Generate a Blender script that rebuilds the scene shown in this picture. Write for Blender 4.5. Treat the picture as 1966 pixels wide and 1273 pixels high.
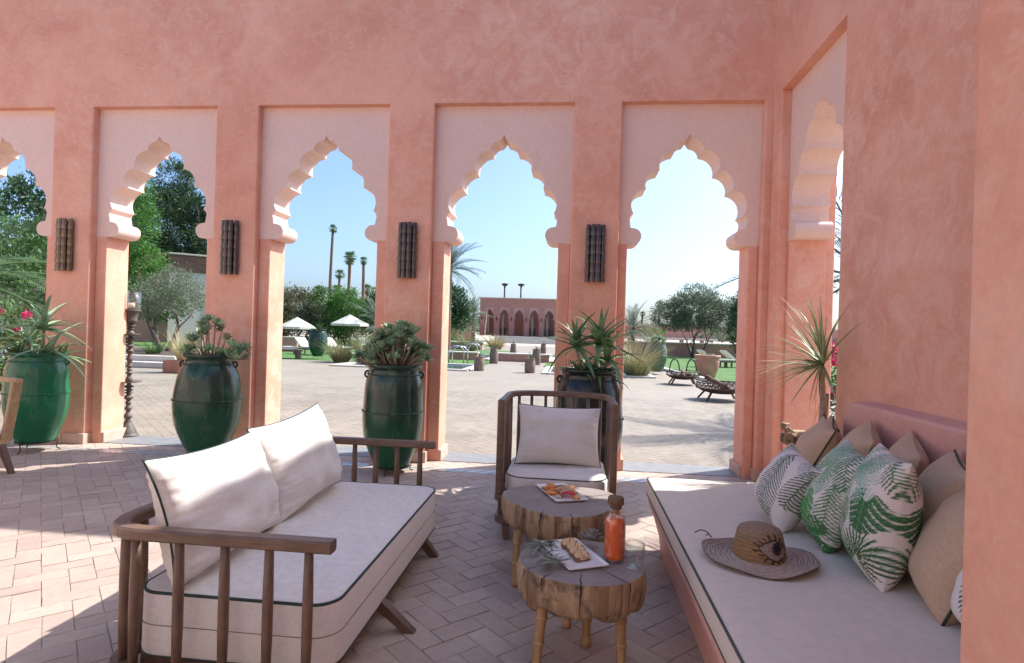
import bpy, bmesh, math, random
from math import sin, cos, pi, sqrt, radians
from mathutils import Vector, Matrix, Quaternion, noise as mnoise

for o in list(bpy.data.objects):
    bpy.data.objects.remove(o, do_unlink=True)
scene = bpy.context.scene
COL = scene.collection

# ------------------------------------------------------------------ camera
YAW, ROLL, PITCH = radians(5.9), radians(1.75), 0.0
CAM = Vector((0, 0, 1.5))
FW = Vector((-sin(YAW) * cos(PITCH), cos(YAW) * cos(PITCH), sin(PITCH)))
R0 = Vector((cos(YAW), sin(YAW), 0))
U0 = R0.cross(FW)
RIGHT = R0 * cos(ROLL) + U0 * sin(ROLL)
UP = -R0 * sin(ROLL) + U0 * cos(ROLL)
cam_data = bpy.data.cameras.new('camera')
cam = bpy.data.objects.new('camera', cam_data)
COL.objects.link(cam)
cam.matrix_world = Matrix(((RIGHT.x, UP.x, -FW.x, CAM.x), (RIGHT.y, UP.y, -FW.y, CAM.y),
                           (RIGHT.z, UP.z, -FW.z, CAM.z), (0, 0, 0, 1)))
cam_data.sensor_width = 36
cam_data.sensor_fit = 'HORIZONTAL'
cam_data.lens = 36 * 1115 / 1966
cam_data.clip_start = 0.05
cam_data.clip_end = 3000
scene.camera = cam

# ------------------------------------------------------------------ sky, sun, exposure
TO_SUN = Vector((4.18, 2.7, 5.45)).normalized()
world = bpy.data.worlds.new('World')
scene.world = world
world.use_nodes = True
wn = world.node_tree.nodes
wl = world.node_tree.links
sky = wn.new('ShaderNodeTexSky')
sky.sky_type = 'NISHITA'
sky.sun_disc = False
sky.sun_elevation = math.asin(TO_SUN.z)
sky.sun_rotation = math.atan2(TO_SUN.x, TO_SUN.y)
sky.altitude = 100
sky.air_density = 0.9
sky.dust_density = 3.2
sky.ozone_density = 6.5
bg = wn['Background']
bg.inputs['Strength'].default_value = 0.082
wl.new(sky.outputs['Color'], bg.inputs['Color'])
sun_data = bpy.data.lights.new('sun', 'SUN')
sun_data.energy = 2.4
sun_data.angle = radians(0.55)
sun_data.color = (1.0, 0.965, 0.925)
sun = bpy.data.objects.new('sun', sun_data)
COL.objects.link(sun)
sun.rotation_euler = (-TO_SUN).to_track_quat('-Z', 'Y').to_euler()
sun.location = (6, 5, 12)
scene.view_settings.view_transform = 'Standard'
scene.view_settings.look = 'None'
scene.view_settings.exposure = 1.88
scene.view_settings.gamma = 1.0
scene.view_settings.use_curve_mapping = False
scene.cycles.max_bounces = 8
scene.cycles.diffuse_bounces = 5
scene.cycles.transparent_max_bounces = 8
scene.cycles.use_denoising = True

# ------------------------------------------------------------------ helpers
rng = random.Random(7)


def tag(o, label=None, cat=None, group=None, kind=None):
    if label: o['label'] = label
    if cat: o['category'] = cat
    if group: o['group'] = group
    if kind: o['kind'] = kind
    return o


def thing(name, label, cat, loc=(0, 0, 0), rotz=0.0, group=None):
    o = bpy.data.objects.new(name, None)
    COL.objects.link(o)
    o.empty_display_size = 0.1
    o.location = loc
    o.rotation_euler = (0, 0, rotz)
    return tag(o, label, cat, group)


def inst(name, mesh, parent=None, loc=(0, 0, 0), rot=(0, 0, 0), scl=(1, 1, 1)):
    o = bpy.data.objects.new(name, mesh)
    COL.objects.link(o)
    o.parent = parent
    o.location = loc
    o.rotation_euler = rot
    o.scale = scl
    return o


def copy_tree(o, parent=None):
    c = o.copy()
    COL.objects.link(c)
    c.parent = parent
    for ch in list(o.children):
        copy_tree(ch, c)
    return c


class MB:
    """collects shapes; build() links them as one mesh object"""

    def __init__(self):
        self.v, self.f, self.mi, self.sm, self.cols = [], [], [], [], None

    def add(self, vs, fs, m=0, smooth=False):
        b = len(self.v)
        self.v += [tuple(p) for p in vs]
        for f in fs:
            self.f.append(tuple(i + b for i in f))
            self.mi.append(m)
            self.sm.append(smooth)

    def box(self, x0, x1, y0, y1, z0, z1, m=0, M=None):
        vs = [(x0, y0, z0), (x1, y0, z0), (x1, y1, z0), (x0, y1, z0), (x0, y0, z1), (x1, y0, z1), (x1, y1, z1), (x0, y1, z1)]
        if M is not None: vs = [M @ Vector(p) for p in vs]
        self.add(vs, [(0, 3, 2, 1), (4, 5, 6, 7), (0, 1, 5, 4), (1, 2, 6, 5), (2, 3, 7, 6), (3, 0, 4, 7)], m)

    def rbox(self, x0, x1, y0, y1, z0, z1, b=0.01, m=0, M=None, seg=2):
        bm = bmesh.new()
        bmesh.ops.create_cube(bm, size=1)
        for v in bm.verts:
            v.co = Vector(((x0 + x1) / 2 + v.co.x * (x1 - x0), (y0 + y1) / 2 + v.co.y * (y1 - y0), (z0 + z1) / 2 + v.co.z * (z1 - z0)))
        bmesh.ops.bevel(bm, geom=list(bm.edges), offset=b, segments=seg, profile=0.5, affect='EDGES')
        self.from_bm(bm, m, M)

    def from_bm(self, bm, m=0, M=None, smooth=False):
        bm.verts.index_update()
        vs = [(M @ v.co) if M is not None else v.co.copy() for v in bm.verts]
        self.add(vs, [[v.index for v in f.verts] for f in bm.faces], m, smooth)
        bm.free()

    def prism(self, poly, a0, a1, axis='z', m=0, M=None, smooth=False):
        """poly: list of 2D points (ccw seen from +axis); extruded a0..a1 along axis ('z': x,y ; 'y': x,z)"""
        n = len(poly)
        if axis == 'z':
            vs = [(p[0], p[1], a0) for p in poly] + [(p[0], p[1], a1) for p in poly]
            fs = [tuple(range(n - 1, -1, -1)), tuple(range(n, 2 * n))]
            side = [(i, (i + 1) % n, n + (i + 1) % n, n + i) for i in range(n)]
        else:  # y; poly ccw in x,z seen from -y
            vs = [(p[0], a0, p[1]) for p in poly] + [(p[0], a1, p[1]) for p in poly]
            fs = [tuple(range(n)), tuple(range(2 * n - 1, n - 1, -1))]
            side = [(i, n + i, n + (i + 1) % n, (i + 1) % n) for i in range(n)]
        if M is not None: vs = [M @ Vector(p) for p in vs]
        b = len(self.v)
        self.add(vs, fs, m, False)
        for f in side:
            self.f.append(tuple(i + b for i in f)); self.mi.append(m); self.sm.append(smooth)

    def lathe(self, prof, seg=24, m=0, M=None, caps=True, smooth=True, wob=0.0, seed=0):
        vs, fs = [], []
        n = len(prof)
        for j, (r, z) in enumerate(prof):
            for i in range(seg):
                a = 2 * pi * i / seg
                rr = r * (1 + wob * mnoise.noise(Vector((cos(a) * 1.2 + seed * 7.1, sin(a) * 1.2, z * 2.5)))) if wob else r
                vs.append((rr * cos(a), rr * sin(a), z))
        for j in range(n - 1):
            for i in range(seg):
                fs.append((j * seg + i, j * seg + (i + 1) % seg, (j + 1) * seg + (i + 1) % seg, (j + 1) * seg + i))
        if M is not None: vs = [M @ Vector(p) for p in vs]
        b = len(self.v)
        self.add(vs, fs, m, smooth)
        if caps:
            if prof[0][0] > 1e-4:
                self.f.append(tuple(b + i for i in range(seg - 1, -1, -1))); self.mi.append(m); self.sm.append(False)
            if prof[-1][0] > 1e-4:
                self.f.append(tuple(b + (n - 1) * seg + i for i in range(seg))); self.mi.append(m); self.sm.append(False)

    def tube(self, pts, rad, seg=8, m=0, smooth=True, caps=True, closed=False, flat=None):
        """flat: (rx, rz) elliptical/rect section scaling relative to rad"""
        pts = [Vector(p) for p in pts]
        n = len(pts)
        if not hasattr(rad, '__len__'): rad = [rad] * n
        vs, fs = [], []
        prev = None
        for j in range(n):
            if closed:
                t = (pts[(j + 1) % n] - pts[j - 1])
            else:
                t = pts[min(j + 1, n - 1)] - pts[max(j - 1, 0)]
            if t.length < 1e-9: t = Vector((0, 0, 1))
            t.normalize()
            if prev is None:
                ref = Vector((0, 0, 1)) if abs(t.z) < 0.9 else Vector((0, 1, 0))
                nx = ref.cross(t).normalized()
            else:
                nx = (prev - t * prev.dot(t))
                nx = nx.normalized() if nx.length > 1e-6 else prev
            prev = nx
            ny = t.cross(nx)
            for i in range(seg):
                a = 2 * pi * i / seg
                vs.append(pts[j] + (nx * cos(a) + ny * sin(a)) * rad[j])
        m_rng = n if closed else n - 1
        for j in range(m_rng):
            k = (j + 1) % n
            for i in range(seg):
                fs.append((j * seg + i, j * seg + (i + 1) % seg, k * seg + (i + 1) % seg, k * seg + i))
        b = len(self.v)
        self.add(vs, fs, m, smooth)
        if caps and not closed:
            self.f.append(tuple(b + i for i in range(seg - 1, -1, -1))); self.mi.append(m); self.sm.append(False)
            self.f.append(tuple(b + (n - 1) * seg + i for i in range(seg))); self.mi.append(m); self.sm.append(False)

    def bar(self, pts, w, h, m=0, b=0.0):
        """rectangular-section bar swept along pts, section w sideways (horizontal) x h vertical"""
        pts = [Vector(p) for p in pts]
        n = len(pts)
        sec = [(-w / 2 + b, -h / 2), (w / 2 - b, -h / 2), (w / 2, -h / 2 + b), (w / 2, h / 2 - b), (w / 2 - b, h / 2), (-w / 2 + b, h / 2), (-w / 2, h / 2 - b), (-w / 2, -h / 2 + b)] if b else [(-w / 2, -h / 2), (w / 2, -h / 2), (w / 2, h / 2), (-w / 2, h / 2)]
        k = len(sec)
        vs, fs = [], []
        for j in range(n):
            t = (pts[min(j + 1, n - 1)] - pts[max(j - 1, 0)]).normalized()
            ref = Vector((0, 0, 1)) if abs(t.z) < 0.95 else Vector((0, 1, 0))
            nx = t.cross(ref).normalized()
            ny = nx.cross(t)
            # widen at bends
            if 0 < j < n - 1:
                c = (pts[j] - pts[j - 1]).normalized().dot((pts[j + 1] - pts[j]).normalized())
                s = 1 / max(0.6, sqrt(max(0.0, (1 + c) / 2)))
            else: s = 1
            for (a, e) in sec: vs.append(pts[j] + nx * a * s + ny * e)
        for j in range(n - 1):
            for i in range(k):
                fs.append((j * k + i, j * k + (i + 1) % k, (j + 1) * k + (i + 1) % k, (j + 1) * k + i))
        fs.append(tuple(range(k - 1, -1, -1)))
        fs.append(tuple((n - 1) * k + i for i in range(k)))
        self.add(vs, fs, m)

    def mesh(self, name, mats):
        me = bpy.data.meshes.new(name)
        me.from_pydata(self.v, [], self.f)
        if not isinstance(mats, (list, tuple)): mats = [mats]
        for mt in mats: me.materials.append(mt)
        me.polygons.foreach_set('material_index', self.mi)
        me.polygons.foreach_set('use_smooth', self.sm)
        if self.cols:
            at = me.color_attributes.new('print', 'FLOAT_COLOR', 'POINT')
            buf = []
            for c in self.cols: buf += [c[0], c[1], c[2], 1.0]
            at.data.foreach_set('color', buf)
        me.update()
        return me

    def build(self, name, mats, parent=None, loc=(0, 0, 0), rot=(0, 0, 0)):
        return inst(name, self.mesh(name, mats), parent, loc, rot)


def recalc(o):
    bm = bmesh.new(); bm.from_mesh(o.data)
    bmesh.ops.recalc_face_normals(bm, faces=bm.faces)
    bm.to_mesh(o.data); bm.free()
    return o


def rounded_rect(x0, x1, y0, y1, r, seg=4):
    pts = []
    for (cx, cy, a0) in ((x1 - r, y1 - r, 0), (x0 + r, y1 - r, 90), (x0 + r, y0 + r, 180), (x1 - r, y0 + r, 270)):
        for i in range(seg + 1):
            a = radians(a0 + 90 * i / seg)
            pts.append((cx + r * cos(a), cy + r * sin(a)))
    return pts


# ------------------------------------------------------------------ materials
def newmat(name):
    m = bpy.data.materials.new(name)
    m.use_nodes = True
    nt = m.node_tree
    return m, nt.nodes, nt.links, nt.nodes['Principled BSDF']


def nd(N, t, **kw):
    n = N.new(t)
    for k, v in kw.items():
        if k in n.inputs: n.inputs[k].default_value = v
        else: setattr(n, k, v)
    return n


def mixrgb(N, L, fac, a, b, mode='MIX'):
    n = N.new('ShaderNodeMix'); n.data_type = 'RGBA'; n.blend_type = mode
    for sock, val in ((n.inputs[0], fac), (n.inputs[6], a), (n.inputs[7], b)):
        if hasattr(val, 'is_linked') or hasattr(val, 'links'): L.new(val, sock)
        elif isinstance(val, (int, float)): sock.default_value = val
        else: sock.default_value = (*val[:3], 1)
    return n.outputs[2]


def maprange(N, L, src, a, b, c=0.0, d=1.0):
    n = N.new('ShaderNodeMapRange')
    L.new(src, n.inputs[0])
    for i, v in enumerate((a, b, c, d)): n.inputs[i + 1].default_value = v
    return n.outputs[0]


def coords(N, L, kind='pos', scale=(1, 1, 1)):
    if kind == 'pos': src = N.new('ShaderNodeNewGeometry').outputs['Position']
    else: src = N.new('ShaderNodeTexCoord').outputs['Object']
    if scale != (1, 1, 1):
        mp = N.new('ShaderNodeMapping'); mp.inputs['Scale'].default_value = scale
        L.new(src, mp.inputs[0]); src = mp.outputs[0]
    return src


def noise_tex(N, L, vec, scale, detail=4, rough=0.55, dist=0.0):
    n = nd(N, 'ShaderNodeTexNoise', Scale=scale, Detail=detail, Roughness=rough, Distortion=dist)
    L.new(vec, n.inputs['Vector'])
    return n.outputs['Fac']


def bump(N, L, P, height, strength, dist=0.01, prev=None):
    b = nd(N, 'ShaderNodeBump', Strength=strength, Distance=dist)
    L.new(height, b.inputs['Height'])
    if prev is not None: L.new(prev, b.inputs['Normal'])
    L.new(b.outputs[0], P.inputs['Normal'])
    return b.outputs[0]


def rand_val(N, L):
    oi = N.new('ShaderNodeObjectInfo'); g = N.new('ShaderNodeNewGeometry')
    a = nd(N, 'ShaderNodeMath', operation='ADD'); L.new(oi.outputs['Random'], a.inputs[0]); L.new(g.outputs['Random Per Island'], a.inputs[1])
    fr = nd(N, 'ShaderNodeMath', operation='FRACT'); L.new(a.outputs[0], fr.inputs[0])
    return fr.outputs[0]


def mat(name, col, rough=0.6, col2=None, scale=6.0, kind='obj', stretch=(1, 1, 1), lo=0.35, hi=0.65, bumps=0.0, bscale=80.0, bdist=0.004,
        rand=0.0, metallic=0.0, coat=0.0, spec=0.5, trans=0.0, detail=5, bstretch=None):
    m, N, L, P = newmat(name)
    P.inputs['Roughness'].default_value = rough
    P.inputs['Metallic'].default_value = metallic
    P.inputs['Coat Weight'].default_value = coat
    P.inputs['Coat Roughness'].default_value = 0.082
    P.inputs['Specular IOR Level'].default_value = spec
    out = None
    v = coords(N, L, kind, stretch)
    if col2 is not None:
        f = maprange(N, L, noise_tex(N, L, v, scale, detail), lo, hi)
        out = mixrgb(N, L, f, col, col2)
    if rand:
        rv = maprange(N, L, rand_val(N, L), 0, 1, 1 - rand, 1 + rand)
        hsv = nd(N, 'ShaderNodeHueSaturation')
        if out is not None: L.new(out, hsv.inputs['Color'])
        else: hsv.inputs['Color'].default_value = (*col, 1)
        L.new(rv, hsv.inputs['Value'])
        out = hsv.outputs[0]
    if out is not None: L.new(out, P.inputs['Base Color'])
    else: P.inputs['Base Color'].default_value = (*col, 1)
    if bumps:
        bv = coords(N, L, kind, bstretch or stretch)
        bump(N, L, P, noise_tex(N, L, bv, bscale, 4), bumps, bdist)
    if trans:
        tb = N.new('ShaderNodeBsdfTranslucent'); ms = N.new('ShaderNodeMixShader')
        if out is not None: L.new(out, tb.inputs[0])
        else: tb.inputs[0].default_value = (*col, 1)
        ms.inputs[0].default_value = trans
        L.new(P.outputs[0], ms.inputs[1]); L.new(tb.outputs[0], ms.inputs[2])
        L.new(ms.outputs[0], N['Material Output'].inputs[0])
    return m


def plaster(name, c1, c2, c3, rough=0.55):
    m, N, L, P = newmat(name)
    v = coords(N, L, 'pos')
    n1 = maprange(N, L, noise_tex(N, L, v, 1.1, 6, 0.6, 0.6), 0.32, 0.68)
    n2 = maprange(N, L, noise_tex(N, L, v, 3.6, 8, 0.7, 0.9), 0.46, 0.74)
    n3 = maprange(N, L, noise_tex(N, L, v, 0.35, 3, 0.5), 0.35, 0.65)
    c = mixrgb(N, L, n1, c1, c2)
    h = nd(N, 'ShaderNodeMath', operation='MULTIPLY'); L.new(n2, h.inputs[0]); L.new(n3, h.inputs[1])
    c = mixrgb(N, L, h.outputs[0], c, c3)
    # short curved trowel strokes
    tr = maprange(N, L, noise_tex(N, L, coords(N, L, 'pos', (1, 1, 1.7)), 7.5, 3, 0.5, 2.6), 0.56, 0.72, 0.0, 0.36)
    c = mixrgb(N, L, tr, c, c3)
    # fine trowel speckle
    sp = maprange(N, L, noise_tex(N, L, v, 26, 6, 0.7, 0.8), 0.3, 0.7, 0.93, 1.06)
    hs = nd(N, 'ShaderNodeHueSaturation'); L.new(c, hs.inputs['Color']); L.new(sp, hs.inputs['Value'])
    # grime near the ground
    L.new(hs.outputs[0], P.inputs['Base Color'])
    P.inputs['Roughness'].default_value = rough
    P.inputs['Specular IOR Level'].default_value = 0.3
    b1 = bump(N, L, P, noise_tex(N, L, v, 5, 6, 0.6, 0.8), 0.25, 0.012)
    bump(N, L, P, noise_tex(N, L, v, 70, 4, 0.6), 0.12, 0.003, b1)
    return m


SALMON = plaster('salmon_plaster', (0.64, 0.285, 0.19), (0.78, 0.405, 0.28), (0.80, 0.515, 0.40))
PALE = plaster('pale_pink_plaster', (0.735, 0.525, 0.445), (0.76, 0.56, 0.475), (0.77, 0.585, 0.505))
HEADP = plaster('rose_plaster', (0.62, 0.32, 0.26), (0.67, 0.37, 0.305), (0.69, 0.42, 0.355))


def tile_mat(name, c1, c2):
    m, N, L, P = newmat(name)
    v = coords(N, L, 'pos')
    r = rand_val(N, L)
    c = mixrgb(N, L, maprange(N, L, r, 0.1, 0.9), c1, c2)
    st = maprange(N, L, noise_tex(N, L, v, 0.9, 6, 0.65), 0.3, 0.7, 0.80, 1.14)
    fi = maprange(N, L, noise_tex(N, L, v, 22, 6, 0.7), 0.3, 0.7, 0.9, 1.08)
    mu = nd(N, 'ShaderNodeMath', operation='MULTIPLY'); L.new(st, mu.inputs[0]); L.new(fi, mu.inputs[1])
    hs = nd(N, 'ShaderNodeHueSaturation'); L.new(c, hs.inputs['Color']); L.new(mu.outputs[0], hs.inputs['Value'])
    L.new(hs.outputs[0], P.inputs['Base Color'])
    P.inputs['Roughness'].default_value = 0.62
    P.inputs['Specular IOR Level'].default_value = 0.35
    b1 = bump(N, L, P, noise_tex(N, L, v, 14, 4, 0.6), 0.35, 0.006)
    bump(N, L, P, noise_tex(N, L, v, 150, 3, 0.6), 0.15, 0.002, b1)
    return m


TILE = tile_mat('terracotta_tile', (0.39, 0.30, 0.245), (0.455, 0.36, 0.295))
PAVE = tile_mat('pale_paving_tile', (0.24, 0.205, 0.157), (0.27, 0.234, 0.182))
GROUT = mat('mortar', (0.275, 0.21, 0.17), 0.9, (0.36, 0.285, 0.235), 12, 'pos', bumps=0.4, bscale=120)
STONE = mat('plinth_stone', (0.50, 0.33, 0.25), 0.6, (0.58, 0.41, 0.33), 5, 'pos', bumps=0.3, bscale=60, rand=0.08)
GREYSTONE = mat('grey_threshold_stone', (0.17, 0.175, 0.175), 0.55, (0.22, 0.22, 0.215), 9, 'pos', bumps=0.2, bscale=70)
# ------------------------------------------------------------------ the setting: ground and floor
YW, XW, HW = 6.4, 2.05, 5.45      # arcade face, side wall face, wall height
b = MB(); b.box(-400, 400, -120, 900, -1.2, -0.03)
ground = b.build('ground', mat('earth', (0.30, 0.25, 0.19), 0.95, (0.36, 0.30, 0.23), 0.4, 'pos', bumps=0.5, bscale=6, bdist=0.05))
tag(ground, kind='structure')


def brick_plane_mat(name, c1, c2, mortar):
    m, N, L, P = newmat(name)
    v = coords(N, L, 'pos')
    mp = N.new('ShaderNodeMapping'); mp.inputs['Rotation'].default_value = (0, 0, radians(45)); L.new(v, mp.inputs[0])
    br = nd(N, 'ShaderNodeTexBrick', Scale=1.0)
    br.inputs['Brick Width'].default_value = 0.25
    br.inputs['Row Height'].default_value = 0.125
    br.inputs['Mortar Size'].default_value = 0.004
    br.inputs['Color1'].default_value = (*c1, 1); br.inputs['Color2'].default_value = (*c2, 1); br.inputs['Mortar'].default_value = (*mortar, 1)
    L.new(mp.outputs[0], br.inputs[0])
    st = maprange(N, L, noise_tex(N, L, v, 0.55, 7, 0.7), 0.3, 0.7, 0.88, 1.1)
    hs = nd(N, 'ShaderNodeHueSaturation'); L.new(br.outputs['Color'], hs.inputs['Color']); L.new(st, hs.inputs['Value'])
    L.new(hs.outputs[0], P.inputs['Base Color'])
    P.inputs['Roughness'].default_value = 0.7
    bump(N, L, P, noise_tex(N, L, v, 9, 4, 0.6), 0.3, 0.008)
    return m


PAVEFAR = brick_plane_mat('paving_far', (0.24, 0.205, 0.157), (0.27, 0.234, 0.182), (0.215, 0.182, 0.138))
b = MB(); b.box(-30, XW + 0.5, -14, 6.9, -0.10, -0.0045)
floor = tag(b.build('floor', GROUT), kind='structure')
b = MB(); b.box(-30, 14, 6.9, 24.0, -0.10, -0.0035)
b.box(14, 40, -14, 24.0, -0.10, -0.0035)
b.box(XW + 0.5, 14, -14, 6.9, -0.10, -0.0035)
terrace = tag(b.build('terrace_paving', PAVEFAR), kind='structure')


def proj(p):
    d = Vector(p) - CAM
    z = d.dot(FW)
    if z < 0.05: return None
    return (983 + 1115 * d.dot(RIGHT) / z, 636.5 - 1115 * d.dot(UP) / z, z)


def inpoly(x, y, poly):
    c = False
    j = len(poly) - 1
    for i in range(len(poly)):
        (xi, yi), (xj, yj) = poly[i], poly[j]
        if (yi > y) != (yj > y) and x < (xj - xi) * (y - yi) / (yj - yi) + xi: c = not c
        j = i
    return c


HIDDEN = [[(245, 1000), (300, 880), (600, 790), (650, 850), (832, 850), (830, 1000), (690, 1273), (240, 1400)],
          [(1238, 915), (1990, 880), (1990, 1400), (1360, 1400), (1266, 1068)],
          [(970, 930), (1165, 930), (1240, 1060), (1240, 1170), (1000, 1170), (970, 1030)]]
TW, TL, GAP = 0.125, 0.25, 0.0034


def tile_verts(w, h, t=0.012, ch=0.0016):
    """chamfered slab, top at z=0, centred"""
    a, c = w / 2, h / 2
    vs = [(-a, -c, -t), (a, -c, -t), (a, c, -t), (-a, c, -t), (-a, -c, -ch), (a, -c, -ch), (a, c, -ch), (-a, c, -ch),
          (-a + ch, -c + ch, 0), (a - ch, -c + ch, 0), (a - ch, c - ch, 0), (-a + ch, c - ch, 0)]
    fs = [(8, 9, 10, 11)]
    for i in range(4):
        j = (i + 1) % 4
        fs += [(i, j, 4 + j, 4 + i), (4 + i, 4 + j, 8 + j, 8 + i)]
    return vs, fs


def herringbone(x0, x1, y0, y1, ang=45):
    """yields (centre x, y, angle)"""
    ca, sa = cos(radians(ang)), sin(radians(ang))
    cx, cy = (x0 + x1) / 2, (y0 + y1) / 2
    R = int(sqrt((x1 - x0) ** 2 + (y1 - y0) ** 2) / 2 / TW) + 4
    for k in range(-R, R):
        for m4 in range(-R // 2, R // 2 + 1):
            for (u, v, hz) in ((k + 4 * m4 + 1, k + .5, 0), (k + 2 + 4 * m4 + .5, k, 1)):
                if abs(u) > R or abs(v) > R: continue
                X = u * TW; Y = v * TW
                px, py = cx + X * ca - Y * sa, cy + X * sa + Y * ca
                if x0 <= px <= x1 and y0 <= py <= y1: yield px, py, radians(ang) + (pi / 2 if hz else 0)


tb = MB(); tb.add(*tile_verts(TL - GAP, TW - GAP)); tile_meshes = [tb.mesh('floor_tile', TILE)]
for s in range(3):
    vs, fs = tile_verts(TL - GAP - 0.002 * s, TW - GAP - 0.0015 * s)
    r = random.Random(s)
    vs = [(x + r.uniform(-.0022, .0022), y + r.uniform(-.0022, .0022), z + (r.uniform(-.001, .001) if z > -.005 else 0)) for x, y, z in vs]
    q = MB(); q.add(vs, fs); tile_meshes.append(q.mesh('floor_tile', TILE))
cand, rest = [], []
r = random.Random(3)
for (px, py, a) in herringbone(-9.6, XW + 0.05, 0.4, 6.86):
    if px > XW - 0.02 and py > 4.7: pass
    p = proj((px, py, 0))
    vis = p and -10 < p[0] < 1976 and p[1] < 1285 and not any(inpoly(p[0], p[1], h) for h in HIDDEN)
    (cand if vis and p[1] > 0 else rest).append((p[2] if p else 99, px, py, a))
cand.sort()
for k, (d, px, py, a) in enumerate(cand):
    if k < 300:
        inst('tile', tile_meshes[r.randrange(4)], floor, (px, py, r.uniform(-.0016, .0008)), (r.uniform(-.006, .006), r.uniform(-.006, .006), a + r.uniform(-.009, .009)))
    else: rest.append((d, px, py, a))


def tiles_mesh(items, seed, gap=GAP):
    m = MB(); r = random.Random(seed)
    vs, fs = tile_verts(TL - gap, TW - gap)
    for (d, px, py, a) in items:
        a += r.uniform(-.006, .006); ca, sa = cos(a), sin(a); dz = r.uniform(-.0012, .0008)
        tx, ty = r.uniform(-.005, .005), r.uniform(-.005, .005)
        m.add([(px + x * ca - y * sa, py + x * sa + y * ca, z + dz + x * tx + y * ty) for x, y, z in vs], fs)
    return m


o = tiles_mesh(rest, 5).build('tile_field', TILE, floor); tag(o, kind='stuff')
near = [(0, px, py, a) for (px, py, a) in herringbone(-13, 5.5, 7.0, 14.0)]
o = tiles_mesh(near, 6, 0.0022).build('tile_field', PAVE, terrace); tag(o, kind='stuff')

# border of small two-tone glazed tiles along the foot of the arcade
ZB = mat('blue_grey_zellige', (0.22, 0.25, 0.27), 0.25, (0.30, 0.32, 0.33), 30, 'pos', rand=0.25)
ZW = mat('cream_zellige', (0.50, 0.46, 0.41), 0.25, (0.56, 0.52, 0.46), 30, 'pos', rand=0.12)
q = MB()
s = 0.075
for i in range(int(11.6 / s)):
    for j in range(4):
        x = -9.6 + i * s + (s / 2 if j % 2 else 0); y = 6.06 + j * s / 2
        h = s / 2 * 0.94
        q.add([(x - h, y, .0022), (x, y - h, .0022), (x + h, y, .0022), (x, y + h, .0022)], [(0, 1, 2, 3)], 0 if (i + j // 2) % 2 else 1)
o = q.build('tile_border', [ZB, ZW], floor); tag(o, kind='stuff')

# ------------------------------------------------------------------ arcades
PITCH_U, PIERW, ZT = 2.085, 0.52, 4.04
NW = PITCH_U - PIERW           # niche width
REC, PTH = 0.10, 0.36          # recess of the arch panel, its thickness
ZCAP = 2.50


def arc_pts(p, q, sag, n=7):
    """points from p to q (exclusive of p) bulging to the left of p->q by sag*chord"""
    p, q = Vector(p), Vector(q)
    d = q - p
    c = d.length
    nrm = Vector((-d.y, d.x)).normalized()
    out = []
    h = sag * c
    R = (c * c / 4 + h * h) / (2 * abs(h))
    th = math.asin(min(1, c / 2 / R))
    mid = (p + q) / 2
    cen = mid - nrm * math.copysign(R - abs(h), h) * 1
    a0 = math.atan2(p.y - cen.y, p.x - cen.x); a1 = math.atan2(q.y - cen.y, q.x - cen.x)
    da = a1 - a0
    while da > pi: da -= 2 * pi
    while da < -pi: da += 2 * pi
    for i in range(1, n + 1):
        a = a0 + da * i / n
        out.append((cen.x + R * cos(a), cen.y + R * sin(a)))
    return out


def arch_half():
    """right half of the opening outline from the foot of the capital up to the apex, (half width, z)"""
    J = 0.63
    pts = [(J, ZCAP)]
    # bull-nosed capital
    cz, cr = ZCAP + 0.09, 0.09
    for i in range(0, 11):
        a = radians(-90 - 18 * i)
        pts.append((0.585 + cr * cos(a), cz + cr * sin(a)))
    pts += [(0.615, ZCAP + 0.185), (0.622, 2.745)]
    pts += arc_pts((0.622, 2.745), (0.588, 2.84), -0.22, 5)
    cusps = [(0.588, 2.84), (0.462, 3.115), (0.318, 3.325), (0.152, 3.545)]
    for k in range(3):
        pts += arc_pts(cusps[k], cusps[k + 1], -0.27 if k == 0 else -0.24, 9)
    pts += arc_pts((0.152, 3.545), (0.045, 3.655), -0.2, 6)
    pts += [(0.030, 3.668), (0.014, 3.69), (0.0, 3.715)]
    return pts


AH = arch_half()


def arch_panel(cu, parent, M_=None, half=None, tag_name='arch_panel', z_top=None, nw=None, rec=None, th=None, scl=1.0):
    half = half or AH
    nw = NW if nw is None else nw
    z_top = ZT if z_top is None else z_top
    out = [(cu - nw / 2, half[0][1])]
    out += [(cu - p[0], p[1]) for p in half]
    out += [(cu + p[0], p[1]) for p in reversed(half[:-1])]
    out += [(cu + nw / 2, half[0][1]), (cu + nw / 2, z_top), (cu - nw / 2, z_top)]
    # polygon runs left jamb -> over the arch -> right jamb -> top: clockwise seen from -y; reverse
    m = MB()
    m.prism(out[::-1], REC if rec is None else rec, (REC + PTH) if th is None else th, axis='y')
    o = m.build(tag_name, M_ or PALE, parent)
    return recalc(o)


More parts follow.
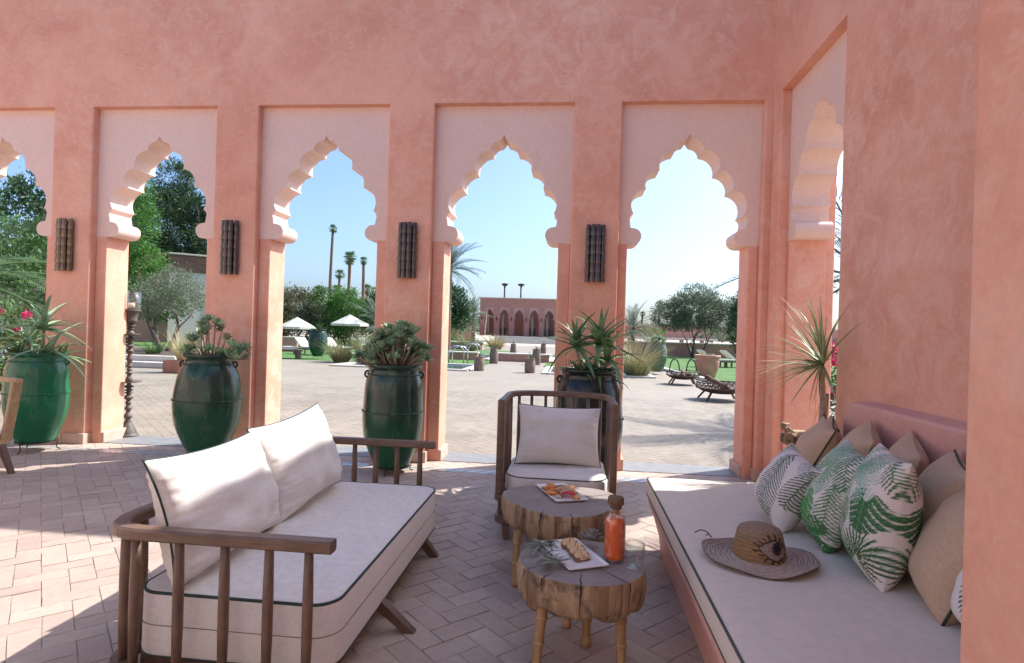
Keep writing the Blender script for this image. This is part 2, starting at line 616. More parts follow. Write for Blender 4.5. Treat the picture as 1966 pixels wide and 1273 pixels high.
def arcade(root, piers, bays, u0, u1, h, plinth=True, SALMON=SALMON, PALE=None):
    """piers: list of (u_left, u_right); bays: list of (centre, width)"""
    m = MB(); m.box(u0, u1, 0, 0.6, ZT, h)
    m.build('wall_band', SALMON, root)
    for (a, c) in piers:
        m = MB()
        m.prism(rounded_rect(a, c, 0, 0.56, 0.018, 3), 0.0, ZT, 'z')
        m.build('pier', SALMON, root)
        if plinth:
            # plinth stones along the foot
            n = 2
            w = (c - a + 0.05) / n
            for k in range(n):
                m = MB(); m.rbox(a - 0.025 + k * w + 0.002, a - 0.025 + (k + 1) * w - 0.002, -0.035, 0.10, 0.0, 0.115 + 0.006 * ((k * 7) % 3), 0.006)
                m.build('plinth_stone', STONE, root)
    for (cu, w) in bays:
        arch_panel(cu, root, PALE, nw=w)
        for s in (-1, 1):
            a, c = sorted((cu + s * 0.645, cu + s * w / 2))
            m = MB(); m.prism(rounded_rect(a, c, REC - 0.004, REC + PTH - 0.004, 0.012, 3), 0, ZCAP, 'z')
            m.build('jamb', SALMON, root)
            if plinth:
                m = MB()
                e0, e1 = (a - (0.03 if s > 0 else 0.0), c + (0.03 if s < 0 else 0.0))
                m.rbox(e0, e1, REC + 0.005, REC + PTH + 0.03, 0.0, 0.125, 0.006)
                m.build('plinth_stone', STONE, root)


arc = thing('arcade_wall', 'long salmon plaster wall with a row of scalloped pointed arches behind the green jars', 'wall', (0, YW, 0))
PE = [0.474 - PITCH_U * k for k in range(6)]        # right edges of the piers
piers = [(e - PIERW, e) for e in PE]
bays = [(PE[k] - PIERW - NW / 2, NW) for k in range(5)] + [((0.474 + 1.97) / 2, 1.97 - 0.474)]
piers.append((1.97, XW + 0.42))
arcade(arc, piers, bays, PE[5] - 1.2, XW + 0.6, HW)
for cu, w in bays:
    m = MB(); m.box(cu - 0.645, cu + 0.645, YW + REC + 0.002, YW + REC + PTH + 0.1, -0.02, 0.006)
    m.build('threshold', GREYSTONE, floor)

side = thing('side_wall', 'salmon plaster wall with one arch and rose headboard ledge beside the daybed', 'wall', (XW, 6.4, 0), -pi / 2)
# local x = 6.4 - worldY ; local y = worldX - XW
NS0, NS1 = 6.4 - 6.15, 6.4 - 4.755
arcade(side, [(0.0, NS0), (NS1, 8.4)], [((NS0 + NS1) / 2, NS1 - NS0)], -0.6, 8.4, HW, plinth=False)

fg = thing('foreground_pier', 'smooth plain plaster pier close by at the right edge of view', 'pillar', (0, 0, 0))
m = MB(); m.prism(rounded_rect(0.83, 1.5, 0.2, 1.325, 0.02, 4), 0, 3.2, 'z'); m.build('pier', SALMON, fg)
# unseen walls behind and left of the camera, added to bounce light inside
CREAMP = plaster('bounce_wall_plaster', (0.70, 0.56, 0.47), (0.73, 0.60, 0.51), (0.75, 0.63, 0.54))
back = tag(thing('bounce_wall', None, None), kind='structure')
m = MB(); m.box(-13.0, 6.0, -4.4, -4.0, 0, 5.2); m.build('wall_face', CREAMP, back)
left = tag(thing('bounce_wall', None, None), kind='structure')
m = MB(); m.box(-13.4, -13.0, -5.4, 6.4, 0, 5.2); m.build('wall_face', CREAMP, left)
# ------------------------------------------------------------------ furniture materials
def wood(name, c1, c2, rough=0.45, scale=3.0, stretch=(6, 6, 1)):
    m, N, L, P = newmat(name)
    v = coords(N, L, 'obj', stretch)
    g = noise_tex(N, L, v, scale * 4, 6, 0.6, 0.7)
    c = mixrgb(N, L, maprange(N, L, g, 0.32, 0.68), c1, c2)
    v2 = coords(N, L, 'pos')
    w = maprange(N, L, noise_tex(N, L, v2, 5, 4, 0.6), 0.3, 0.7, 0.8, 1.18)
    hs = nd(N, 'ShaderNodeHueSaturation'); L.new(c, hs.inputs['Color']); L.new(w, hs.inputs['Value'])
    L.new(hs.outputs[0], P.inputs['Base Color'])
    P.inputs['Roughness'].default_value = rough
    bump(N, L, P, g, 0.25, 0.003)
    return m


WOOD = wood('stained_wood', (0.085, 0.042, 0.028), (0.15, 0.08, 0.05))
WOODL = wood('honey_wood', (0.38, 0.24, 0.12), (0.52, 0.36, 0.20))
WOODR = wood('brown_teak_rail', (0.105, 0.062, 0.042), (0.185, 0.112, 0.075), stretch=(0.7, 0.7, 7))
WOODB = wood('brown_teak', (0.105, 0.062, 0.042), (0.185, 0.112, 0.075))


def linen(name, c1, c2, wv=0.5, sc=420):
    m, N, L, P = newmat(name)
    v = coords(N, L, 'obj')
    a = noise_tex(N, L, coords(N, L, 'obj', (1, 1, 0.06)), sc, 2)
    e = noise_tex(N, L, coords(N, L, 'obj', (0.06, 0.06, 1)), sc, 2)
    mx = nd(N, 'ShaderNodeMath', operation='ADD'); L.new(a, mx.inputs[0]); L.new(e, mx.inputs[1])
    big = maprange(N, L, noise_tex(N, L, v, 3.0, 4), 0.3, 0.7)
    f = maprange(N, L, mx.outputs[0], 0.8, 1.2)
    c = mixrgb(N, L, f, c1, c2)
    hs = nd(N, 'ShaderNodeHueSaturation'); L.new(c, hs.inputs['Color'])
    L.new(maprange(N, L, big, 0, 1, 0.98, 1.02), hs.inputs['Value'])
    L.new(hs.outputs[0], P.inputs['Base Color'])
    P.inputs['Roughness'].default_value = 0.9
    P.inputs['Specular IOR Level'].default_value = 0.15
    P.inputs['Sheen Weight'].default_value = 0.15
    b1 = bump(N, L, P, mx.outputs[0], wv * 0.4, 0.0015)
    bump(N, L, P, noise_tex(N, L, v, 4, 2, 0.5, 0.6), 0.2, 0.006, b1)
    return m


LINEN = linen('natural_linen', (0.60, 0.56, 0.52), (0.70, 0.66, 0.62))
TAUPE = linen('taupe_canvas', (0.63, 0.545, 0.45), (0.69, 0.605, 0.51))
TAN = linen('tan_canvas', (0.46, 0.315, 0.205), (0.54, 0.385, 0.265))
PIPE = mat('dark_green_piping', (0.012, 0.03, 0.022), 0.7, (0.025, 0.045, 0.035), 30, bumps=0.2, bscale=200)
PIPEG = mat('olive_piping', (0.035, 0.045, 0.028), 0.7, (0.06, 0.07, 0.045), 30)


def slab(x0, x1, y0, y1, z0, z1, rc, re, seg=8, puff=0.0, rb=None, smooth=True):
    """cushion block: rounded plan corners rc, rounded top edge re (and bottom rb), puffed top"""
    m = MB()
    rb = re if rb is None else rb
    loops = []
    for i in range(4):
        a = radians(90 * i / 3)
        loops.append((rb * (1 - sin(a)), z0 + rb * (1 - cos(a))))
    for i in range(4):
        a = radians(90 * i / 3)
        loops.append((re * (1 - cos(a)), z1 - re + re * sin(a)))
    mw = min(x1 - x0, y1 - y0) / 2 - re
    for q, pz in ((0.10, 0.45), (0.22, 0.75), (0.36, 0.95), (0.52, 1.0), (0.70, 1.0), (0.88, 1.0)): loops.append((re + mw * q, z1 + puff * pz))
    vs, fs = [], []
    n = None
    for ins, z in loops:
        rr = max(0.01, rc - ins * 0.6)
        w = min(x1 - x0, y1 - y0) / 2 - ins
        pl = rounded_rect(x0 + ins, x1 - ins, y0 + ins, y1 - ins, min(rr, w * 0.9), seg)
        n = len(pl)
        sg = puff * 1.1 if z > z1 else 0.0
        px_ = []
        for i in range(n):          # extra points along the straight sides
            a, c = pl[i], pl[(i + 1) % n]
            d = sqrt((a[0] - c[0]) ** 2 + (a[1] - c[1]) ** 2)
            px_.append(a)
            if i % (seg + 1) == seg:
                for q in range(1, 10): px_.append((a[0] + (c[0] - a[0]) * q / 10, a[1] + (c[1] - a[1]) * q / 10))
        n = len(px_)
        vs += [(p[0] + (0.004 * mnoise.noise(Vector((p[0] * 3, p[1] * 5, z * 9))) if z0 + 0.03 < z < z1 - re * .5 else 0), p[1] + (0.004 * mnoise.noise(Vector((p[0] * 5, p[1] * 3, z * 9 + 4))) if z0 + 0.03 < z < z1 - re * .5 else 0), z + sg * mnoise.noise(Vector((p[0] * 3.1, p[1] * 3.1, 1.5))) + 0.5 * sg * mnoise.noise(Vector((p[0] * 9, p[1] * 7, 4.5)))) for p in px_]
    for j in range(len(loops) - 1):
        for i in range(n):
            fs.append((j * n + i, j * n + (i + 1) % n, (j + 1) * n + (i + 1) % n, (j + 1) * n + i))
    m.add(vs, fs, 0, smooth)
    m.add([vs[i] for i in range(n)], [tuple(range(n - 1, -1, -1))], 0, False)
    k = (len(loops) - 1) * n
    m.add(vs[k:k + n], [tuple(range(n))], 0, smooth)
    return m


def piping(x0, x1, y0, y1, z, rc, r=0.005, seg=8):
    m = MB()
    m.tube([(p[0], p[1], z) for p in rounded_rect(x0, x1, y0, y1, rc, seg)], r, 6, closed=True)
    return m


def path_round(pts, r, seg=7):
    """2D polyline with rounded inner corners"""
    out = [Vector(pts[0])]
    for i in range(1, len(pts) - 1):
        p, a, c = Vector(pts[i]), Vector(pts[i - 1]), Vector(pts[i + 1])
        d0, d1 = (a - p).normalized(), (c - p).normalized()
        s, e = p + d0 * r, p + d1 * r
        for k in range(seg + 1):
            t = k / seg
            out.append((1 - t) ** 2 * s + 2 * t * (1 - t) * p + t * t * e)
    out.append(Vector(pts[-1]))
    return out


def pillow_mesh(w, h, t, mat_, n=26, pinch=0.07, seed=0, wrinkle=0.006, colf=None, sag=0.0):
    """w along x, h along z, thickness along y (front face is -y); base edge at z=0.  colf(u,v)->colour for the print"""
    m = MB()
    cols = []
    off = Vector((seed * 3.7, seed * 1.9, 0))
    for side in (-1, 1):
        base = len(m.v)
        for j in range(n + 1):
            for i in range(n + 1):
                u, v = -1 + 2 * i / n, -1 + 2 * j / n
                x = w / 2 * u * (1 - pinch * (1 - v * v) * u * u)
                z = h / 2 * v * (1 - pinch * (1 - u * u) * v * v)
                f = max(0.0, (1 - abs(u) ** 2.6) * (1 - abs(v) ** 2.6)) ** 0.52
                vv = v
                full = 1 + sag * (-vv) * 0.5
                wr = mnoise.noise(Vector((u * 2.2, v * 2.2, side * 5)) + off) * wrinkle * 2 * f
                edge = (abs(u) ** 6 + abs(v) ** 6) * 0.5
                ang = math.atan2(v, u)
                wr += mnoise.noise(Vector((u * 9, v * 9, side * 3)) + off) * wrinkle * min(1, edge * 2.5) * f ** 0.5
                # gathers running in from the side seams
                gx = max(0.0, abs(u) - 0.45) / 0.55
                wr += mnoise.noise(Vector((u * 1.6, v * 11, side * 7 + (3 if u > 0 else 0))) + off) * wrinkle * 0.75 * gx * f ** 0.5
                y = side * (t / 2 * f * full + wr)
                m.v.append((x, y, z + h / 2))
                if colf: cols.append(colf(u * w / 2, v * h / 2, side))
        for j in range(n):
            for i in range(n):
                a = base + j * (n + 1) + i
                q = (a, a + 1, a + n + 2, a + n + 1)
                m.f.append(q if side < 0 else q[::-1]); m.mi.append(0); m.sm.append(True)
    if colf: m.cols = cols
    return m


def pillow_edge(w, h, n=20, pinch=0.07):
    pts = []
    for (fx) in range(4):
        for i in range(n):
            t = -1 + 2 * i / n
            u, v = [(t, -1), (1, t), (-t, 1), (-1, -t)][fx]
            x = w / 2 * u * (1 - pinch * (1 - v * v) * u * u)
            z = h / 2 * v * (1 - pinch * (1 - u * u) * v * v)
            pts.append((x, 0, z + h / 2))
    return pts


def pillow(name, label, w, h, t, mat_, pipe, loc, yaw, lean, roll=0.0, seed=0, group=None, colf=None, n=26, sag=0.25, pr=0.005, pinch=0.07, wrinkle=0.006):
    """stands on its lower edge at loc; front face (-y local) turned by yaw; leans back by lean, rolled in its plane by roll"""
    me = pillow_mesh(w, h, t, mat_, n=n, seed=seed, colf=colf, sag=sag, pinch=pinch, wrinkle=wrinkle).mesh(name, mat_)
    o = inst(name, me)
    R = Matrix.Rotation(yaw, 4, 'Z') @ Matrix.Rotation(-lean, 4, 'X') @ Matrix.Translation((0, 0, h / 2)) @ Matrix.Rotation(roll, 4, 'Y') @ Matrix.Translation((0, 0, -h / 2))
    lift = -min((R @ v.co).z for v in me.vertices)
    o.matrix_world = Matrix.Translation(Vector(loc) + Vector((0, 0, lift))) @ R
    tag(o, label, 'cushion', group)
    if pipe:
        q = MB(); q.tube(pillow_edge(w, h, pinch=pinch), pr, 6, closed=True)
        q.build('piping', pipe, o)
    return o


# ------------------------------------------------------------------ sofa
SX, SY = -1.35, 3.14
sofa = thing('sofa', 'low two seat sofa with pale linen seat and curved brown spindle rail', 'sofa', (SX, SY, 0))
L_ = lambda x, y, z=0: (x - SX, y - SY, z)
sx0, sx1, sy0, sy1 = -1.76 - SX, -0.895 - SX, 2.20 - SY, 4.0 - SY
seat = slab(sx0, sx1, sy0, sy1, 0.13, 0.40, 0.11, 0.022, puff=0.008).build('seat_cushion', LINEN, sofa)
piping(sx0 + 0.006, sx1 - 0.006, sy0 + 0.006, sy1 - 0.006, 0.393, 0.105, 0.0065).build('piping', PIPE, seat)
piping(sx0 + 0.004, sx1 - 0.004, sy0 + 0.004, sy1 - 0.004, 0.137, 0.105, 0.0055).build('piping', PIPE, seat)
m = MB()
m.tube([(p[0], p[1], 0.265) for p in rounded_rect(sx0 - .0006, sx1 + .0006, sy0 - .0006, sy1 + .0006, 0.11, 8)], 0.0016, 5, closed=True)
m.build('zip_seam', WOOD, seat)
top2d = path_round([(-0.88, 2.135), (-1.83, 2.135), (-1.83, 4.13), (-0.96, 4.13)], 0.17, 9)
m = MB()
# rail with chamfered section; the arm tips overhang a little
m.bar([L_(p.x, p.y, 0.66) for p in top2d], 0.062, 0.048, b=0.008)
m.build('top_rail', WOODR, sofa)
m = MB()
m.bar([L_(p.x, p.y, 0.095) for p in path_round([(-1.0, 2.135), (-1.83, 2.135), (-1.83, 4.13), (-1.05, 4.13)], 0.17, 9)], 0.075, 0.045, b=0.008)
m.build('base_rail', WOODR, sofa)
m = MB(); m.box(sx0 + 0.03, sx1 - 0.04, sy0 + 0.03, sy1 - 0.03, 0.085, 0.13)
m.build('seat_platform', WOOD, sofa)
sp = MB(); sp.lathe([(0.0165, 0.105), (0.0205, 0.3), (0.0205, 0.46), (0.017, 0.64)], 10)
spm = sp.mesh('spindle', WOODB)
for (x, y) in [(-0.975, 2.135), (-1.135, 2.135), (-1.315, 2.135), (-1.505, 2.135), (-1.70, 2.15), (-1.785, 2.20), (-1.825, 2.35)] + \
        [(-1.83, 2.6 + 0.255 * k) for k in range(6)] + [(-1.79, 4.05), (-1.56, 4.13), (-1.4, 4.13), (-1.24, 4.13), (-1.07, 4.13)]:
    inst('spindle', spm, sofa, L_(x, y, 0))


def leg_mesh(p0, p1, w0, w1, mt, name='leg'):
    """square tapered leg from top p0 to foot p1"""
    m = MB()
    p0, p1 = Vector(p0), Vector(p1)
    vs = []
    for p, w in ((p0, w0), (p1, w1)):
        for (a, e) in ((-1, -1), (1, -1), (1, 1), (-1, 1)): vs.append((p.x + a * w[0] / 2, p.y + e * w[1] / 2, p.z))
    m.add(vs, [(3, 2, 1, 0), (4, 5, 6, 7), (0, 1, 5, 4), (1, 2, 6, 5), (2, 3, 7, 6), (3, 0, 4, 7)])
    return recalc(m.build(name, mt))


for (x, y, dx, dy) in ((-0.96, 2.81, 0.21, 0.0), (-0.98, 3.72, 0.12, 0.05), (-1.68, 2.5, -0.1, 0), (-1.68, 3.75, -0.1, 0)):
    o = leg_mesh(L_(x, y, 0.17), L_(x + dx, y + dy, 0), (0.085, 0.055), (0.055, 0.045), WOOD)
    o.parent = sofa
pillow('sofa_cushion', 'long pale linen back cushion at the near end of the sofa', 0.90, 0.54, 0.29, LINEN, PIPE, (-1.56, 2.62, 0.395), radians(93), radians(17), 0.03, 1, 'sofa back cushions', n=56, pinch=0.11, wrinkle=0.018)
pillow('sofa_cushion', 'pale linen back cushion at the far end of the sofa, beside the jar', 0.84, 0.56, 0.28, LINEN, PIPE, (-1.56, 3.42, 0.395), radians(88), radians(18), -0.05, 2, 'sofa back cushions', n=56, pinch=0.11, wrinkle=0.018)

# ------------------------------------------------------------------ armchair
AX, AY = -0.085, 4.52
chair = thing('armchair', 'brown wooden barrel armchair with linen seat facing the stump tables', 'armchair', (AX, AY, 0))


def build_armchair(root, wd, fab, pipe):
    hw = 0.405                                    # half width
    arc2 = path_round([(-hw, -0.33), (-hw, 0.40), (hw, 0.40), (hw, -0.33)], 0.28, 9)
    m = MB(); m.bar([(p.x, p.y, 0.985) for p in arc2], 0.05, 0.045, b=0.008); m.build('top_rail', wd, root)
    m = MB(); m.bar([(p.x, p.y, 0.30) for p in arc2] + [(hw - 0.02, -0.36, 0.30)], 0.07, 0.045, b=0.006)
    fr = path_round([(-hw, -0.30), (-hw, -0.37), (hw, -0.37), (hw, -0.30)], 0.06, 5)
    m.bar([(p.x, p.y, 0.3) for p in fr], 0.068, 0.044, b=0.006); m.build('seat_rail', wd, root)
    m = MB(); m.bar([(p.x, p.y, 0.145) for p in arc2], 0.06, 0.05, b=0.006)
    m.bar([(p.x, p.y, 0.145) for p in fr], 0.06, 0.049, b=0.006); m.build('base_rail', wd, root)
    for s in (-1, 1):
        m = MB(); m.rbox(s * hw - 0.026, s * hw + 0.026, -0.375, -0.285, 0.32, 1.008, 0.012); m.build('front_post', wd, root)
        o = leg_mesh((s * (hw - 0.05), -0.33, 0.13), (s * (hw - 0.06), -0.34, 0), (0.05, 0.05), (0.04, 0.04), wd); o.parent = root
        o = leg_mesh((s * (hw - 0.07), 0.28, 0.13), (s * (hw - 0.08), 0.31, 0), (0.05, 0.05), (0.04, 0.04), wd); o.parent = root
    q = MB(); q.lathe([(0.0125, 0.31), (0.015, 0.6), (0.0125, 0.97)], 8); sm = q.mesh('spindle', wd)
    q = MB(); q.box(-0.011, 0.011, -0.008, 0.008, 0.16, 0.285); sl = q.mesh('slat', wd)
    # spindles spaced along the curve
    seglen = [0]
    for i in range(1, len(arc2)): seglen.append(seglen[-1] + (arc2[i] - arc2[i - 1]).length)
    T = seglen[-1]

    def at(d):
        for i in range(1, len(arc2)):
            if seglen[i] >= d:
                f = (d - seglen[i - 1]) / max(1e-6, seglen[i] - seglen[i - 1])
                return arc2[i - 1].lerp(arc2[i], f)
        return arc2[-1]
    for k in range(15):
        p = at(0.2 + (T - 0.4) * k / 14); inst('spindle', sm, root, (p.x, p.y, 0))
    for k in range(16):
        p = at(0.03 + (T - 0.06) * k / 15); inst('slat', sl, root, (p.x, p.y, 0), (0, 0, rng.uniform(-.1, .1)))
    for k in range(9):
        inst('slat', sl, root, (-hw + 0.08 + (2 * hw - 0.16) * k / 8, -0.37, 0))
    c = slab(-hw + 0.03, hw - 0.03, -0.375, 0.36, 0.325, 0.468, 0.15, 0.035, puff=0.018).build('seat_cushion', fab, root)
    piping(-hw + 0.04, hw - 0.04, -0.365, 0.35, 0.452, 0.145, 0.0065).build('piping', pipe, c)


build_armchair(chair, WOODR, LINEN, PIPE)
pillow('chair_cushion', 'pale linen cushion with dark piping resting in the barrel armchair', 0.66, 0.47, 0.23, LINEN, PIPE, (AX + 0.01, AY - 0.06, 0.475), radians(3), radians(20), 0.02, 5, n=48, pinch=0.085, wrinkle=0.012)

# the chair whose edge shows at the left border
lch = thing('lounge_chair', 'honey coloured wooden lounge chair cut off by the left edge', 'chair', (-5.70, 4.80, 0), radians(-14))
m = MB()
for s in (-1, 1):
    m = MB()
    m.bar([(0.36, s * 0.34, 0.88), (0.30, s * 0.34, 0.60), (0.22, s * 0.34, 0.30)], 0.045, 0.085, b=0.006); m.build('arm_post', WOODL, lch)
    m = MB(); m.bar([(0.40, s * 0.34, 0.885), (0.0, s * 0.34, 0.89), (-0.42, s * 0.34, 0.86)], 0.06, 0.04, b=0.006); m.build('armrest', WOODL, lch)
    m = MB(); m.bar([(-0.30, s * 0.34, 0.30), (-0.46, s * 0.34, 0.9)], 0.045, 0.06, b=0.006); m.build('back_post', WOODL, lch)
    o = leg_mesh((0.20, s * 0.30, 0.30), (0.36, s * 0.32, 0), (0.075, 0.05), (0.045, 0.04), WOOD); o.parent = lch
    o = leg_mesh((-0.22, s * 0.30, 0.30), (-0.36, s * 0.32, 0), (0.075, 0.05), (0.045, 0.04), WOOD); o.parent = lch
m = MB(); m.box(-0.33, 0.25, -0.36, 0.36, 0.27, 0.31); m.build('seat_platform', WOODL, lch)
slab(-0.34, 0.24, -0.31, 0.31, 0.315, 0.43, 0.06, 0.03, puff=0.015).build('seat_cushion', LINEN, lch)
m = MB(); m.bar([(-0.45, -0.34, 0.86), (-0.45, 0.34, 0.86)], 0.04, 0.06, b=0.006); m.build('back_rail', WOODL, lch)

# ------------------------------------------------------------------ stump tables
def stump_mat():
    m, N, L, P = newmat('bark_stripped_wood')
    v = coords(N, L, 'obj', (7, 7, 0.7))
    g = noise_tex(N, L, v, 2.2, 7, 0.65, 0.8)
    c = mixrgb(N, L, maprange(N, L, g, 0.35, 0.62), (0.16, 0.095, 0.05), (0.46, 0.32, 0.19))
    v2 = coords(N, L, 'obj')
    d = maprange(N, L, noise_tex(N, L, v2, 9, 5, 0.65, 0.5), 0.52, 0.68)
    c = mixrgb(N, L, d, c, (0.10, 0.07, 0.05))
    L.new(c, P.inputs['Base Color'])
    P.inputs['Roughness'].default_value = 0.8
    b1 = bump(N, L, P, g, 0.9, 0.015)
    bump(N, L, P, noise_tex(N, L, v2, 40, 4, 0.6), 0.35, 0.004, b1)
    return m


def stump_top_mat():
    m, N, L, P = newmat('weathered_end_grain')
    v = coords(N, L, 'obj')
    w = nd(N, 'ShaderNodeTexWave', wave_type='RINGS', rings_direction='Z', Scale=9.0, Distortion=3.5, Detail=3.0)
    w.inputs['Detail Scale'].default_value = 1.5
    L.new(v, w.inputs[0])
    c = mixrgb(N, L, maprange(N, L, w.outputs['Fac'], 0.1, 0.9), (0.255, 0.215, 0.19), (0.285, 0.245, 0.22))
    d = maprange(N, L, noise_tex(N, L, v, 6, 7, 0.7), 0.40, 0.70)
    c = mixrgb(N, L, d, c, (0.20, 0.155, 0.13))
    L.new(c, P.inputs['Base Color'])
    P.inputs['Roughness'].default_value = 0.7
    bump(N, L, P, noise_tex(N, L, v, 45, 5, 0.7), 0.35, 0.003)
    return m


BARK, ENDG = stump_mat(), stump_top_mat()
CRACK = mat('dark_crack', (0.035, 0.024, 0.018), 0.95)
BAMBOO = mat('bamboo', (0.42, 0.27, 0.13), 0.45, (0.30, 0.175, 0.08), 5, 'obj', (5, 5, 1), bumps=0.2, bscale=20, rand=0.06)


def stump_table(name, label, loc, outline, zt, th, legs, cracks, seed, group):
    root = thing(name, label, 'table', loc, 0, group)
    n = 96
    r_ = lambda a: outline(a)
    m = MB()
    rows = []
    prof = [(0.985, zt), (1.0, zt - 0.008), (1.004, zt - 0.03), (1.01, zt - th * 0.5), (0.985, zt - th * 0.82), (0.93, zt - th * 0.96), (0.85, zt - th)]
    vs, fs = [], []
    for j, (s, z) in enumerate(prof):
        for i in range(n):
            a = 2 * pi * i / n
            rr = r_(a) * s
            groove = mnoise.noise(Vector((cos(a) * 6 + seed * 5, sin(a) * 6, z * 1.6))) * 0.012 + mnoise.noise(Vector((cos(a) * 22 + seed, sin(a) * 22, z * 3))) * 0.006
            k = min(1, (zt - z) / 0.03)
            if k > 0: rr += groove * k
            dz = -0.02 * mnoise.noise(Vector((cos(a) * 3 + seed, sin(a) * 3, 2))) if j >= 4 else 0
            vs.append((rr * cos(a), rr * sin(a), z + dz * (j - 3)))
    for j in range(len(prof) - 1):
        for i in range(n):
            fs.append((j * n + (i + 1) % n, j * n + i, (j + 1) * n + i, (j + 1) * n + (i + 1) % n))
    m.add(vs, fs, 0, True)
    m.add(vs[-n:], [tuple(range(n - 1, -1, -1))], 0)
    m.add([(x, y, z) for x, y, z in vs[:n]], [tuple(range(n))], 1)
    slabo = m.build('slab', [BARK, ENDG], root)
    for (a, r0, depth) in cracks:
        # radial split: running from inside to the rim and down the side
        q = MB()
        pr = None
        pts = []
        for k in range(9):
            t = k / 8
            rr = r_(a) * (r0 + (1.0 - r0) * t)
            aa = a + 0.03 * mnoise.noise(Vector((t * 4, a * 3, seed)))
            pts.append((rr, aa, 0.0010 + 0.0032 * t))
        top = []
        for rr, aa, w in pts: top += [((rr - 0.003) * cos(aa) - w * sin(aa), (rr - 0.003) * sin(aa) + w * cos(aa), zt + 0.0012), ((rr - 0.003) * cos(aa) + w * sin(aa), (rr - 0.003) * sin(aa) - w * cos(aa), zt + 0.0012)]
        q.add(top, [(2 * i, 2 * i + 1, 2 * i + 3, 2 * i + 2) for i in range(8)])
        sd = []
        for k in range(9):
            t = k / 8
            z = zt - depth * th * t
            aa = a + 0.045 * mnoise.noise(Vector((t * 3, a * 5, seed + 3)))
            w = 0.0042 * (1 - t * 0.8)
            rr = r_(aa) * (1.0 + 0.012 * min(1, t * 4)) + 0.008
            sd += [(rr * cos(aa) - w * sin(aa), rr * sin(aa) + w * cos(aa), z), (rr * cos(aa) + w * sin(aa), rr * sin(aa) - w * cos(aa), z)]
        q.add(sd, [(2 * i, 2 * i + 1, 2 * i + 3, 2 * i + 2) for i in range(8)])
        q.build('crack', CRACK, slabo)
    for (x, y, fx, fy) in legs:
        q = MB()
        H = zt - th + 0.03
        nodes = [0.30, 0.62]
        prof = [(0.018, 0), (0.0245, 0.004), (0.026, 0.02), (0.0235, 0.035), (0.0185, 0.045)]
        z = 0.05
        for k in range(1, 24):
            z = 0.045 + (H - 0.045) * k / 23
            t = k / 23
            r0 = 0.0195 + 0.007 * t
            prof.append((r0, z))
        fin = []
        M = Matrix.Identity(4)
        M = Matrix(((1, 0, (x - fx) / H, fx), (0, 1, (y - fy) / H, fy), (0, 0, 1, 0), (0, 0, 0, 1)))
        q.lathe(prof, 14, 0, M)
        lo = q.build('leg', BAMBOO, root)
        for t in (0.42, 0.78):
            z = H * t
            r0 = 0.0195 + 0.007 * t
            q = MB(); q.lathe([(r0, z - 0.007), (r0 + 0.0035, z - 0.004), (r0 + 0.0042, z), (r0 + 0.003, z + 0.004), (r0, z + 0.008)], 14, 0, M, caps=False)
            q.build('node_ring', BAMBOO, lo)
    return root


def out1(a):
    return 0.288 * (1 + 0.035 * cos(2 * a + 0.6) + 0.03 * mnoise.noise(Vector((cos(a) * 1.5, sin(a) * 1.5, 1))))


def out2(a):   # three lobed, nearly triangular slab
    return 0.352 * (1 + 0.085 * cos(3 * a - 1.9) + 0.05 * cos(2 * a + 0.2) + 0.05 * mnoise.noise(Vector((cos(a) * 2, sin(a) * 2, 4))))


T1, T2 = Vector((0.078, 2.765, 0)), Vector((-0.03, 3.66, 0))
stump_table('stump_table', 'round tree stump table on bamboo legs holding the cake plate and juice', T1, out1, 0.43, 0.165,
            [(-0.17, -0.16, -0.195, -0.19), (0.175, -0.14, 0.185, -0.145), (0.03, 0.06, 0.035, 0.055), (-0.05, 0.2, -0.06, 0.22)],
            [(radians(-92), 0.55, 0.8), (radians(-48), 0.35, 0.9), (radians(-128), 0.8, 0.5), (radians(-150), 0.85, 0.7), (radians(20), 0.5, .6)], 1, 'stump tables')
stump_table('stump_table', 'lobed tree stump table in front of the armchair holding the fruit plate', T2, out2, 0.46, 0.17,
            [(-0.255, -0.22, -0.262, -0.24), (0.22, -0.16, 0.24, -0.17), (0.0, 0.22, 0.0, 0.25)],
            [(radians(28), 0.45, 0.7), (radians(-80), 0.8, 0.6), (radians(-110), 0.85, 0.6)], 2, 'stump tables')
# ------------------------------------------------------------------ daybed
bed = thing('daybed', 'built in plaster daybed with wide taupe mattress and green piping', 'daybed', (1.3, 2.8, 0))
D_ = lambda x, y, z=0: (x - 1.3, y - 2.8, z)
BX0, BX1, BY0, BY1 = 0.565, 1.885, -0.4, 4.28
MT = 0.48
m = MB()
# masonry base: battered foot, rolled top edge
sec = [(0.655, 0.0), (0.64, 0.12), (0.60, 0.26), (0.575, 0.31), (0.572, 0.335), (0.582, 0.352), (0.61, 0.36)]
for k in range(len(sec) - 1):
    (xa, za), (xb, zb) = sec[k], sec[k + 1]
    # plan loop at each height, rounded far-left corner
rows = []
for (x, z) in sec:
    e = x - 0.572
    pl = [(1.90, BY0), (x, BY0)]
    r = 0.10
    for i in range(7):
        a = radians(180 - 15 * i)
        pl.append((x + r + r * cos(a), BY1 - e - r + r * sin(a)))
    pl.append((1.90, BY1 - e))
    rows.append([D_(p[0], p[1], z) for p in pl])
n = len(rows[0])
vs = [p for rw in rows for p in rw]
fs = [(j * n + i, j * n + (i + 1) % n, (j + 1) * n + (i + 1) % n, (j + 1) * n + i) for j in range(len(rows) - 1) for i in range(n)]
m.add(vs, fs, 0, True)
m.add(rows[-1], [tuple(range(n))], 0)
o = recalc(m.build('base', HEADP, bed))
mo = slab(BX0 - 1.3, BX1 - 1.3, BY0 - 2.8, BY1 + 0.02 - 2.8, 0.362, MT, 0.06, 0.022, puff=0.006).build('mattress', TAUPE, bed)
